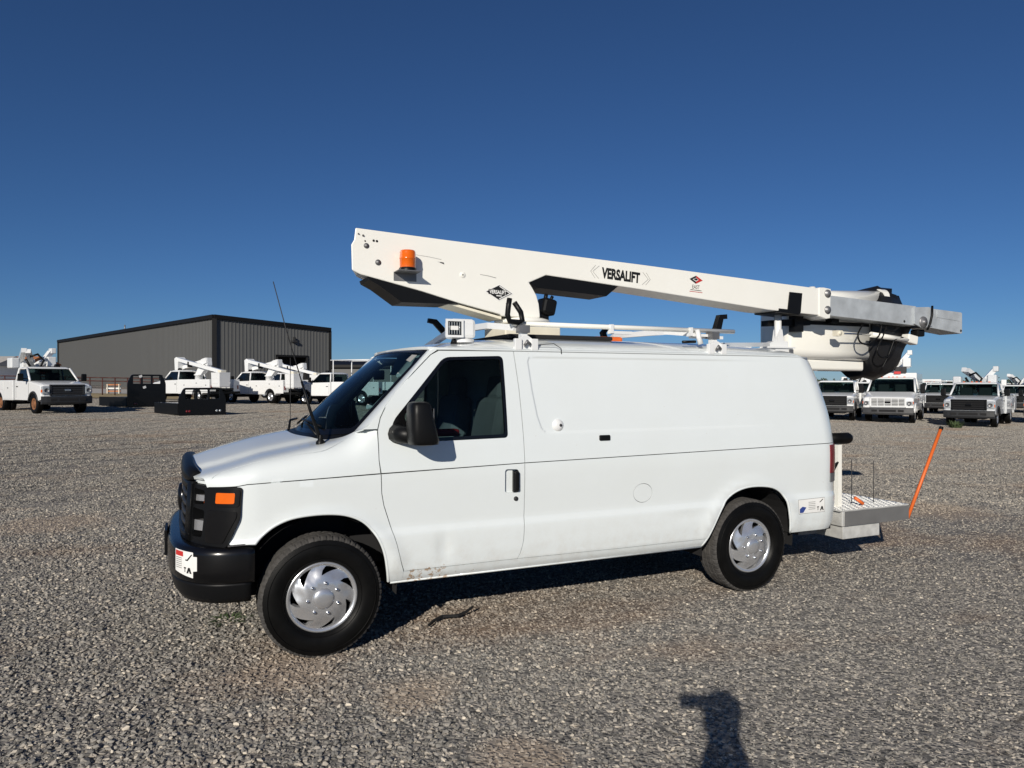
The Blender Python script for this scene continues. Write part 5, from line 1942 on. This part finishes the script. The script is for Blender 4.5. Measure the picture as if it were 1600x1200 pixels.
    if body in ('service', 'high'):
        hb = 1.42 if body == 'service' else 2.42
        for sg in (-1, 1):
            ra = [(-wb + .50 * math.cos(a), .42 + .50 * math.sin(a)) for a in np.linspace(R(170), R(10), 11)]
            pr = [(L_end, .62), (-wb - .55, .62)] + ra + [(-wb + .55, .55), (y0, .55), (y0, 1.42), (L_end, 1.42)]
            b = MB(); b.prism(pr, sg * 1.03, sg * .60)
            ub = b.build('utility_body', paint_, t, bevel=.012)
            for xa, xb_, za in ((y0 - .04, -wb + .62, .60), (-wb + .58, -wb - .58, 1.0), (-wb - .62, L_end + .04, .66)):
                MB().span((xa, sg * 1.025, za), (xb_, sg * 1.042, 1.38), bev=.004).build('compartment_door', paint_, ub)
                MB().box(((xa + xb_) / 2, sg * 1.046, 1.08 if za < .9 else 1.2), (.10, .014, .05)).build('compartment_latch', 'steel_grey', ub)
        MB().span((L_end, -.62, .80), (y0, .62, .90)).build('bed_floor', 'dark_steel', t)
        MB().span((L_end - .10, -1.0, .56), (L_end + .02, 1.0, .70)).build('rear_bumper', 'black_plastic', t)
        for sg in (-1, 1):
            MB().box((L_end - .01, sg * .9, .95), (.03, .09, .22)).build('tail_lamp', 'red_lens', t)
        if body == 'high':
            b = MB(); b.span((L_end + .25, -.95, 1.425), (y0 - .02, .95, 2.42), bev=.03); b.build('enclosed_box', paint_, t)
    elif body == 'flat':
        b = MB(); b.span((L_end, -1.05, .86), (y0, 1.05, .98)); b.build('flat_deck', paint_, t)
        for x in np.linspace(y0 - .3, L_end + .5, 2):
            for sg in (-1, 1):
                b = MB(); b.span((x - .36, sg * 1.04, .98), (x + .36, sg * .62, 1.44), bev=.01); b.build('tool_box', paint_, t)
    if rack:
        rh = 2.15 if rack is True else rack
        b = MB()
        for x in (y0 - .1, L_end + .4):
            for sg in (-1, 1):
                b.tube([(x, sg * .95, 1.42), (x, sg * .95, rh)], .035, 6)
            b.tube([(x, -.95, rh), (x, .95, rh)], .035, 6)
        for sg in (-1, 1):
            b.tube([(y0 + (1.2 if rh < 2.3 else .1), sg * .95, rh), (L_end + .2, sg * .95, rh)], .035, 6)
        b.build('ladder_rack', paint_, t)
    if boom:
        px_, ph, style = boom
        b = MB(); b.lathe([(.36, .92), (.36, 1.0), (.25, 1.02), (.22, ph - .1), (.28, ph - .08), (.28, ph), (0, ph)], (px_, 0, 0), (0, 0, 1), 16); b.build('turret', paint_, t)
        if style == 'fold':       # lower boom lies forwards, upper boom crosses back down over the tail
            ex, ez = px_ + 1.85, ph + .95
            b = MB(); b.tube([(px_ - .75, -.10, ph + .86), (ex, -.10, ph + .40)], .105, square=True); b.box((px_ - .65, -.05, ph + .78), (.50, .40, .36), Matrix.Rotation(R(12), 3, 'Y'), bev=.04); b.build('lower_boom', paint_, t)
            b = MB(); b.prism([(px_ - .95, ph + .55), (px_ - .3, ph - .02), (px_ + .3, ph - .02), (px_ + .1, ph + .25), (px_ - .45, ph + .95), (px_ - .9, ph + 1.0)], -.26, .06); b.build('turret_arm', paint_, t)
            b = MB(); b.prism([(ex - .18, ph + .25), (ex + .12, ph + .20), (ex + .18, ez + .04), (ex - .02, ez + .14), (ex - .20, ez - .02)], -.24, .36); b.build('elbow', paint_, t, bevel=.03)
            b = MB(); b.tube([(ex, .24, ez), (L_end - .15, .24, 1.86)], .105, square=True); b.build('upper_boom', paint_, t)
            MB().box((px_ + .55, .24, ph + .60), (.10, .30, .34)).build('boom_strap', 'black_plastic', t)
            b = MB(); b.tube([(ex - .2, -.10, ph + .28), (px_ + .35, -.10, ph + .12)], .055, 8); b.build('lift_cylinder', 'steel_grey', t)
            b = MB()
            b.loft([[(L_end - .90 - k, .30 - k, z), (L_end - .15 + k, .30 - k, z), (L_end - .15 + k, 1.0 + k, z), (L_end - .90 - k, 1.0 + k, z)] for z, k in ((.95, -.03), (.98, 0), (1.76, .02), (1.82, .03))], True); b.build('bucket', paint_, t, bevel=.03)
            for z in (1.2, 1.5): MB().span((L_end - .80, 1.0, z), (L_end - .25, 1.025, z + .04)).build('bucket_rib', paint_, t)
            b = MB(); b.span((L_end - .16, .0, 1.66), (L_end + .14, .40, 1.98), bev=.03); b.build('bucket_mount', 'cream', t)
            MB().tube([(L_end + .2, .35, 1.7), (L_end + .35, .5, 1.4), (L_end + .2, .45, 1.15)], .04, 8).build('hydraulic_hose', 'black_plastic', t)
        else:                     # compact knuckle lift seen end-on
            b = MB(); b.box((px_, -.05, ph + .30), (.5, .5, .65), bev=.03); b.tube([(px_, -.30, ph + .55), (px_ + 1.3, -.62, ph + .98)], .10, square=True); b.build('lower_boom', paint_, t)
            b = MB(); b.tube([(px_ + 1.35, -.48, ph + .95), (px_ + .2, .12, ph + .25), (px_ - .9, .35, ph + .35)], .10, square=True); b.build('upper_boom', paint_, t)
            b = MB(); b.tube([(px_ + 1.0, .55, ph + .95), (px_ + 1.1, .25, ph + .55), (px_ + 1.0, -.05, ph + .30)], .10, square=True); b.box((px_ + 1.0, .62, ph + 1.0), (.3, .22, .24), bev=.03); b.build('jib', paint_, t)
            b = MB(); b.box((px_ + 1.0, -.92, ph + .42), (.5, .34, .46), bev=.05); b.build('bucket', paint_, t)
            MB().box((px_ + 1.05, .50, ph + .50), (.5, .36, .45), bev=.04).build('tool_tray', paint_, t)
            P = [(px_ + 1.3, -.40, ph + .70), (px_ + 1.4, -.12, ph + .82), (px_ + 1.4, .12, ph + .55), (px_ + 1.35, -.05, ph + .15), (px_ + 1.3, -.35, ph + .20), (px_ + 1.3, -.55, ph + .60)]
            MB().tube(P, .05, 8).build('hydraulic_hose', 'black_plastic', t)
            b = MB(); b.box((px_ + 1.15, .22, ph + .10), (.4, .5, .35)); b.build('control_valve', 'dark_steel', t)
            MB().box((px_ + 1.4, .10, ph - .02), (.10, .30, .12)).build('control_handle', 'red_plastic', t)
    return t


def put(px, dep):
    return place((px - 800) / 1130.0 * dep, dep)


TRK = [
    # name, label, image bearing, distance ahead, nose direction, options
    ('service_truck', 'white service truck with grey grille and rust-brown front wheel at the left edge', 92, 31.0, (.80, -.60), dict(boom=(-3.3, 1.75, 'knuckle'), rim='rust_brown', lights='clear_lens')),
    ('bucket_truck', 'white bucket truck with folded boom just behind the lower black flatbed', 272, 46.0, (-.84, .54), dict(boom=(-2.6, 1.75, 'fold'), wb=3.9)),
    ('bucket_truck', 'white bucket truck, middle of the three, its white bucket before the building doorway', 380, 47.5, (-.84, .54), dict(boom=(-2.6, 1.75, 'fold'), wb=3.9, cab=1.95)),
    ('utility_truck', 'white utility truck with overhead ladder rack seen beside the van windscreen', 492, 46.0, (-.92, .39), dict(rack=2.75, wb=4.2)),
    ('bucket_truck', 'white bucket truck half hidden behind the middle one, farthest of the three', 428, 58.0, (-.84, .54), dict(boom=(-2.6, 1.75, 'fold'), wb=3.9, grille='black')),
    ('pickup_truck', 'white truck half hidden behind the rear end of the van', 1303, 36.5, (-.50, -.86), dict(grille='black', wb=4.0, cab=2.6, rack=False)),
    ('box_truck', 'white utility truck with pale bar grille, grey bumper and tall box body', 1391, 35.0, (-.56, -.83), dict(kind='van_nose', body='high', grille='white', wb=4.3, boom=(-3.4, 2.45, 'knuckle'))),
    ('service_truck', 'white service truck with black grille at the right, a weed under its bumper', 1519, 32.5, (-.66, -.75), dict(grille='black', paint_='silver_white', wb=4.1, boom=(-3.1, 1.62, 'knuckle'))),
    ('utility_truck', 'small white truck in the gap between the box truck and the black-grilled truck', 1468, 47.0, (-.58, -.81), dict(grille='black', wb=3.9, rack=True)),
    ('utility_truck', 'white truck cut off by the right edge of the view', 1640, 36.0, (-.66, -.75), dict(grille='black', wb=4.0)),
    ('utility_truck', 'farthest white bucket truck, its top showing right of the black-grilled truck', 1590, 52.0, (-.60, -.80), dict(grille='black', wb=4.0, boom=(-3.2, 1.75, 'knuckle'))),
    ('utility_truck', 'far white box truck peeping over the gap right of the nearer box truck', 1447, 62.0, (-.58, -.81), dict(kind='van_nose', body='high', grille='white', wb=4.0)),
    ('utility_truck', 'far white truck with rack at the right edge, behind the others', 1565, 66.0, (-.60, -.80), dict(grille='white', rack=True, wb=4.0)),
    ('utility_truck', 'far white truck with rack seen just left of the box truck', 1338, 47.0, (-.50, -.86), dict(grille='white', wb=3.9, rack=True, boom=(-3.2, 1.7, 'knuckle'))),
]
for nm_, lab, px, dep, hd, op in TRK:
    p = put(px, dep)
    make_truck(nm_, lab, p, heading(*hd), **op)

# ------------------------------------------------------------------ black flatbeds set down on the gravel
def flatbed(label, loc, rz, hgt, ln=2.6):
    t = thing('truck_flatbed', label, 'flatbed', loc, rz, 'truck flatbeds set down on the gravel')
    w = 1.0
    b = MB(); b.span((-ln, -w, .42), (0, w, .52), bev=.01); b.build('deck', 'black_gloss', t)
    b = MB()
    for y in (-.4, .4): b.span((-ln + .05, y - .05, .06), (-.02, y + .05, .42))
    for x in np.linspace(-ln + .2, -.2, 5): b.span((x - .03, -w + .03, .30), (x + .03, w - .03, .42))
    b.build('deck_frame', 'black_matte', t)
    for sg in (-1, 1):
        b = MB(); b.span((-ln, sg * (w + .02), .07), (0, sg * (w - .03), .54), bev=.008); b.build('side_rail', 'black_plastic', t)
        MB().box((-ln - .006, sg * .8, .40), (.02, .14, .08)).build('tail_lamp', 'red_lens', t)
    o = rounded([(-w, .03), (w, .03), (w, hgt - .45), (w - .22, hgt), (-w + .22, hgt), (-w, hgt - .45)], [.02, .02, .1, .12, .12, .1])
    hs = [rounded([(s0, hgt - .48), (s1, hgt - .48), (s1, hgt - .09), (s0, hgt - .09)], .03) for s0, s1 in ((-.78 + .06, -.30), (-.22, .22), (.30, .72))]
    rk = panel('headache_rack', o, lambda u, v: (.06, u, v), 'black_gloss', t, holes=hs, step=.2, flange=.06, out=1, bstep=.12)
    for hs_ in hs:
        A = np.array(hs_)
        for z in np.linspace(hgt - .40, hgt - .16, 3):
            MB().tube([(.03, A[:, 0].min(), z), (.03, A[:, 0].max(), z)], .010, 6).build('rack_bar', 'black_gloss', rk)
    for y in (-.55, -.66, .60, .74):
        MB().lathe([(0, .012), (.045, .012), (.05, 0)], (.061, y, .20), (1, 0, 0), 12).build('rack_lamp', 'clear_lens' if y > 0 else 'red_lens', rk)
    return t


flatbed('tall black truck flatbed with barred rack standing left of the other flatbed', put(229, 38.0), heading(.80, -.60), 1.72, 3.1)
flatbed('lower black truck flatbed with pale lamps nearest on the gravel, before the bucket trucks', put(316, 31.0), heading(.70, -.71), 1.20, 2.8)
t = bpy.data.objects['truck_flatbed']
for y, z in ((-.35, 1.62), (-.15, 1.05)):
    MB().box((.09, y, z), (.004, .16, .12), Matrix.Rotation(R(20), 3, 'X')).build('paper_tag', 'decal_white', t)

# ------------------------------------------------------------------ metal building
def building():
    c0 = place(-30.4, 75.0)
    dl, dr = Vector((-.702, .712)), Vector((.702, .712))
    def W(a, b_):       # a metres along the long wall, b_ metres along the short wall
        lat = -30.85 + dl.x * a + dr.x * b_
        dep = 75.0 + dl.y * a + dr.y * b_
        return Vector((CAM.x + dep * SY + lat * CY, CAM.y + dep * CY - lat * SY, 0))
    ux, uy = (W(1, 0) - W(0, 0)).xy, (W(0, 1) - W(0, 0)).xy
    z0 = c0.z - .6
    t = thing('metal_building', 'long dark grey ribbed metal building with black roof trim', 'building', (W(0, 0).x, W(0, 0).y, z0))
    LW, SW = 63.0, 13.6
    ZC_, ZL, ZR = 7.95 + .6 - .15, 7.8 + .6, 7.15 + .6
    def P(a, b_, z, o=0, n=None):
        q = ux * a + uy * b_
        return (q.x, q.y, z)
    def top(a, b_): return ZC_ + (ZL - ZC_) * a / LW + (ZR - ZC_) * b_ / SW
    b = MB()
    b.add([P(0, 0, 0), P(LW, 0, 0), P(LW, 0, top(LW, 0)), P(0, 0, top(0, 0)), P(0, SW, 0), P(LW, SW, 0), P(LW, SW, top(LW, SW)), P(0, SW, top(0, SW))],
          [(0, 1, 2, 3), (4, 7, 6, 5), (1, 5, 6, 2)])
    b.build('wall', 'wall_grey', t)
    # end wall round the door opening
    d0, d1, dh = 6.9, 10.6, 4.45
    b = MB()
    for s0, s1, za, zb in ((0, d0, 0, None), (d1, SW, 0, None), (d0, d1, dh, None)):
        b.add([P(0, s0, za), P(0, s1, za), P(0, s1, top(0, s1)), P(0, s0, top(0, s0))], [(0, 1, 2, 3)])
    b.build('end_wall', 'wall_grey', t)
    # ribs, one by one on the near wall
    rib = MB(); rib.box((0, 0, .5), (.10, .10, 1)); rme = rib.mesh('wall_rib'); rme.materials.append(MATS['wall_grey'])
    ang = math.atan2(uy.y, uy.x)
    def rib_at(a, s, za, zb, nm='wall_rib'):
        o = bpy.data.objects.new(nm, rme); COL.objects.link(o); o.parent = t
        o.location = P(a, s, za); o.scale = (1.0, .9, zb - za - .02); o.rotation_euler = (0, 0, ang)
    s = .15
    while s < SW - .1:
        rib_at(0, s, dh + .12 if d0 - .1 < s < d1 + .1 else 0, top(0, s)); s += .40
    a = .3
    k = 0
    while a < LW and k < 200:
        rib_at(a, 0, 0, top(a, 0)); a += .40; k += 1
    # trim
    def trim(nm, p, q, r):
        MB().tube([p, q], r, square=True).build(nm, 'trim_black', t)
    def outp(p): return p
    trim('roof_trim', P(-.1, -.1, top(0, 0) + .03), P(LW, -.1, top(LW, 0) + .03), .20)
    trim('roof_trim', P(-.1, -.1, top(0, 0) + .035), P(-.1, SW, top(0, SW) + .03), .20)
    trim('corner_trim', P(-.03, -.03, 0), P(-.03, -.03, top(0, 0) - .15), .22)
    trim('corner_trim', P(-.03, SW, 0), P(-.03, SW, top(0, SW) - .15), .14)
    trim('corner_trim', P(LW, -.03, 0), P(LW, -.03, top(LW, 0) - .15), .2)
    for s in (d0, d1):
        trim('door_jamb', P(-.03, s, 0), P(-.03, s, dh), .12)
    trim('door_head', P(-.03, d0 - .12, dh + .11), P(-.03, d1 + .12, dh + .11), .11)
    MB().add([P(0, 0, top(0, 0)), P(LW, 0, top(LW, 0)), P(LW, SW, top(LW, SW)), P(0, SW, top(0, SW))], [(0, 1, 2, 3)]).build('roof', 'trim_black', t)
    dr_ = MB(); dr_.add([P(1.6, d0, 0), P(1.6, d1, 0), P(1.6, d1, dh), P(1.6, d0, dh)], [(0, 1, 2, 3)]); dr_.build('door', 'black_matte', t)
    b = MB()
    b.add([P(0, d0, 0), P(1.6, d0, 0), P(1.6, d0, dh), P(0, d0, dh)], [(0, 1, 2, 3)]); b.add([P(0, d1, 0), P(1.6, d1, 0), P(1.6, d1, dh), P(0, d1, dh)], [(0, 1, 2, 3)]); b.add([P(0, d0, dh), P(1.6, d0, dh), P(1.6, d1, dh), P(0, d1, dh)], [(0, 1, 2, 3)])
    b.build('door_reveal', 'black_matte', t)
    q = Vector(P(-.25, 8.9, 6.2))
    b = MB(); b.box(q, (.5, .5, .22), Matrix.Rotation(ang, 3, 'Z')); b.box(q + Vector((0, 0, .25)), (.12, .35, .5), Matrix.Rotation(ang, 3, 'Z')); b.build('wall_lamp', 'dark_steel', t)
    MB().tube([P(30, .3, top(30, .3)), P(30, .3, top(30, .3) + .9)], .08, 8).build('roof_vent', 'steel_grey', t)
    return t


building()
# low shed past the end of the big building
q = put(540, 110.0)
t = thing('shed', 'low dark roofed shed right of the grey metal building', 'shed', q, heading(1, 0))
MB().span((-9, -4, 0), (12, 4, 3.2)).build('wall', 'wall_grey', t)
MB().prism([(-4.5, 3.15), (4.5, 3.15), (4.5, 3.55), (0, 4.3), (-4.5, 3.55)], -9.4, 12.4, 'yz').build('roof', 'trim_black', t)

# far yard at the left edge: low sheds with orange roofs
for i, (px, dep, w, h, roofm, lab) in enumerate(((8, 78.0, 7.0, 2.4, 'roof_orange', 'low shed with rust orange roof at the far left edge'), (34, 92.0, 6.0, 2.6, 'roof_orange', 'small far shed with orange roof left of the grey building'), (-30, 70.0, 6.0, 2.2, 'concrete', 'pale low shed cut off by the left edge'))):
    q = put(px, dep)
    t = thing('shed', lab, 'shed', q, heading(1, .05), 'low sheds beyond the yard')
    MB().span((-w / 2, -2.5, 0), (w / 2, 2.5, h)).build('wall', 'decal_white' if i != 1 else 'cream', t)
    MB().prism([(-2.9, h), (2.9, h), (2.9, h + .15), (0, h + 1.0), (-2.9, h + .15)], -w / 2 - .3, w / 2 + .3, 'yz').build('roof', roofm, t)
    MB().span((-w * .2, -2.56, 0), (w * .1, -2.5, h * .8)).build('door', 'rust_brown', t)

# ------------------------------------------------------------------ pipe fence and verge
q0, q1 = put(-120, 60.0), put(300, 56.0)
fence = thing('pipe_fence', 'dark red steel pipe fence with posts in front of the long building wall', 'fence', tuple(q0))
nf = 22
d = q1 - q0
for i in range(nf + 1):
    p = d * (i / nf)
    gz = ground_z(q0.x + p.x, q0.y + p.y) - q0.z
    MB().tube([(p.x, p.y, gz - .2), (p.x, p.y, gz + 1.42)], .045, 8).build('post', 'rail_red', fence)
for h in (1.40, 1.13):
    for i in range(nf):
        a, b_ = d * (i / nf), d * ((i + 1) / nf)
        za, zb = ground_z(q0.x + a.x, q0.y + a.y) - q0.z, ground_z(q0.x + b_.x, q0.y + b_.y) - q0.z
        MB().tube([(a.x, a.y, za + h), (b_.x, b_.y, zb + h)], .04, 8).build('rail', 'rail_red', fence)


def sheet(name, corners, material, lift, label):
    """flat strip of ground cover draped over the yard"""
    n, m = 24, 6
    vs, fs = [], []
    for j in range(m + 1):
        for i in range(n + 1):
            u, v = i / n, j / m
            p = (corners[0] * (1 - u) + corners[1] * u) * (1 - v) + (corners[3] * (1 - u) + corners[2] * u) * v
            vs.append((p.x, p.y, float(ground_z(p.x, p.y)) + lift))
    for j in range(m):
        for i in range(n):
            k = j * (n + 1) + i
            fs.append((k, k + 1, k + n + 2, k + n + 1))
    o = MB().add(vs, fs, True).build(name, material)
    tag(o, label, None, None, 'structure')
    return o


sheet('verge', [put(-150, 52), put(330, 50), put(330, 61), put(-150, 64)], 'dry_grass', .03, 'strip of dry tan grass along the pipe fence')
sheet('pavement', [put(-150, 64), put(330, 61), put(330, 76), put(-150, 90)], 'concrete', .03, 'pale paved strip beyond the pipe fence')
q = put(178, 62)
t = thing('road_barrier', 'small orange and white barrier behind the pipe fence', 'barrier', q, heading(1, 0))
for x in (-.5, .5):
    MB().box((x, 0, .42), (.06, .3, .84)).build('leg', 'cream', t)
for z, m in ((.9, 'roof_orange'), (.6, 'decal_white'), (.35, 'roof_orange')):
    MB().box((0, -.06, z - .12), (1.2, .04, .10)).build('board', m, t)

# ------------------------------------------------------------------ trees on the skyline
def leaf_mass(pts, size, n, seed):
    rg = np.random.default_rng(seed)
    vs, fs = [], []
    for (cx, cy, cz, rx, ry, rz) in pts:
        for _ in range(n):
            v = rg.standard_normal(3); v /= np.linalg.norm(v); v *= rg.uniform(.45, 1.05)
            c = np.array([cx + v[0] * rx, cy + v[1] * ry, cz + v[2] * rz])
            if c[2] < .1: continue
            a, b_ = rg.standard_normal(3), rg.standard_normal(3)
            a /= np.linalg.norm(a); b_ -= a * (a @ b_); b_ /= np.linalg.norm(b_)
            s = size * rg.uniform(.5, 1.2)
            k = len(vs)
            vs += [tuple(c - a * s), tuple(c + b_ * s * .6), tuple(c + a * s), tuple(c - b_ * s * .6)]
            fs.append((k, k + 1, k + 2, k + 3))
    return vs, fs


rg = np.random.default_rng(3)
pts = []
for i in range(70):
    px = 1180 + i * 9 + rg.uniform(-4, 4)
    dep = rg.uniform(190, 240)
    p = put(px, dep)
    h = rg.uniform(2.2, 4.6) * (1.0 if px > 1440 else .9)
    pts.append((p.x, p.y, p.z + h * .5 + .4, rg.uniform(1.6, 2.8), rg.uniform(1.6, 2.8), h * .55))
vs, fs = leaf_mass(pts, .42, 130, 4)
o = MB().add(vs, fs).build('tree_line', 'tree_leaf')
tag(o, 'dark green line of scrubby trees along the far right skyline', 'trees', None, 'stuff')

# weeds
def weed(label, loc, h, r, n, seed):
    rg = np.random.default_rng(seed)
    t = thing('weed', label, 'weed', loc, 0, 'weeds in the gravel')
    vs, fs = [], []
    for _ in range(n):
        a = rg.uniform(0, 6.28); rr = r * math.sqrt(rg.random()) * .6
        p = Vector((rr * math.cos(a), rr * math.sin(a), .0))
        tilt = Vector((math.cos(a), math.sin(a), 0)) * rg.uniform(.1, .9) * r
        hh = h * rg.uniform(.4, 1)
        s = Vector((-math.sin(a), math.cos(a), 0)) * r * .045
        k = len(vs)
        m_ = p + tilt * .5 + Vector((0, 0, hh * .7)); e = p + tilt + Vector((0, 0, hh))
        vs += [tuple(p - s), tuple(p + s), tuple(m_ + s), tuple(m_ - s), tuple(e)]
        fs += [(k, k + 1, k + 2, k + 3), (k + 3, k + 2, k + 4)]
    MB().add(vs, fs).build('leaves', 'leaf', t)
    return t


weed('low sparse green weed on the gravel beside the van front bumper', (-.50, .06, .0), .022, .15, 60, 1)
weed('small yellow green weed under the bumper of the right-hand black-grilled truck', put(1493, 31.2), .35, .38, 120, 2)
b = MB()
b.tube([(.77, -.74, .025), (.84, -.66, .03), (.92, -.61, .035), (1.03, -.63, .03), (1.11, -.60, .04), (1.18, -.56, .06)], [.006, .008, .009, .009, .008, .006], 6, square=True)
tag(b.build('rubber_strip', 'black_matte'), 'torn black rubber strip lying on the gravel between the wheels', 'strip')

# ------------------------------------------------------------------ the photographer (seen only by shadow)
def person():
    """Standing behind the lens, both hands raised to a phone."""
    t = thing('person', 'person holding up a phone, seen only as the shadow at the bottom', 'person')
    base = place(-.03, -.27)
    J = {'pelvis': (0, 0, .98), 'waist': (0, 0, 1.10), 'chest': (0, 0, 1.34), 'neck': (0, .0, 1.52), 'neck2': (0, .01, 1.60)}
    for s, n in ((-1, 'l'), (1, 'r')):
        J['hip' + n] = (s * .10, 0, .92); J['knee' + n] = (s * .11, .02, .50); J['ank' + n] = (s * .12, -.02, .09); J['toe' + n] = (s * .13, .16, .04)
        J['sho' + n] = (s * .20, 0, 1.46)
        if n == 'r':
            J['elbr'] = (.20, .10, 1.24); J['wrir'] = (.085, .17, 1.62); J['palmr'] = (.075, .185, 1.68)
        else:
            J['elbl'] = (-.19, .10, 1.22); J['wril'] = (-.03, .17, 1.46); J['palml'] = (.0, .185, 1.50)
    E = [('pelvis', 'waist'), ('waist', 'chest'), ('chest', 'neck'), ('neck', 'neck2')]
    Rr = {'pelvis': .15, 'waist': .14, 'chest': .16, 'neck': .065, 'neck2': .06}
    for n in 'lr':
        E += [('pelvis', 'hip' + n), ('hip' + n, 'knee' + n), ('knee' + n, 'ank' + n), ('ank' + n, 'toe' + n), ('chest', 'sho' + n), ('sho' + n, 'elb' + n), ('elb' + n, 'wri' + n), ('wri' + n, 'palm' + n)]
        Rr.update({'hip' + n: .10, 'knee' + n: .065, 'ank' + n: .045, 'toe' + n: .04, 'sho' + n: .07, 'elb' + n: .045, 'wri' + n: .03, 'palm' + n: .034})
    keys = list(J)
    F5 = []
    for s, n in ((-1, 'l'), (1, 'r')):
        for k in range(4):
            a = 'f%d1%s' % (k, n); b_ = 'f%d2%s' % (k, n)
            cx, cy, cz = J['palm' + n]
            J[a] = (cx + s * .02, cy + .015, cz - .012 + .018 * k); J[b_] = (cx - s * .02, cy + .035, cz - .008 + .018 * k)
            E += [('palm' + n, a), (a, b_)]; Rr[a] = .009; Rr[b_] = .008
        J['th1' + n] = (cx - s * .015, cy - .015, cz - .025); J['th2' + n] = (cx - s * .03, cy + .004, cz)
        E += [('palm' + n, 'th1' + n), ('th1' + n, 'th2' + n)]; Rr['th1' + n] = .010; Rr['th2' + n] = .009
    keys = list(J)
    idx = {k: i for i, k in enumerate(keys)}
    me = bpy.data.meshes.new('body')
    me.from_pydata([J[k] for k in keys], [(idx[a], idx[b_]) for a, b_ in E], [])
    o = bpy.data.objects.new('body', me); COL.objects.link(o); o.parent = t
    sk = o.modifiers.new('skin', 'SKIN')
    if not me.skin_vertices:
        lay = me.attributes.new  # noqa
    bm = bmesh.new(); bm.from_mesh(me)
    ly = bm.verts.layers.skin.verify()
    for v in bm.verts:
        r = Rr[keys[v.index]]
        v[ly].radius = (r, r)
        v[ly].use_root = (keys[v.index] == 'pelvis')
    bm.to_mesh(me); bm.free()
    ss = o.modifiers.new('sub', 'SUBSURF'); ss.levels = 1; ss.render_levels = 1
    me.materials.append(MATS['cloth_dark'])
    b = MB()
    b.lathe([(0, 1.835), (.05, 1.825), (.085, 1.79), (.096, 1.74), (.093, 1.69), (.08, 1.64), (.055, 1.605), (.03, 1.59)], (0, .02, 0), (0, 0, 1), 20)
    b.box((0, .125, 1.70), (.03, .04, .05), bev=.01)
    hd = b.build('head', 'skin', t)
    b = MB(); b.lathe([(0, 1.865), (.06, 1.853), (.10, 1.815), (.108, 1.76)], (0, .01, 0), (0, 0, 1), 20); b.build('cap', 'cloth_dark', t)
    b = MB(); b.box((-.075, .215, 1.725), (.205, .009, .080), bev=.003); b.build('phone', 'black_gloss', t)
    t.location = base
    t.rotation_euler = (0, 0, -YAW)
    return t


person()
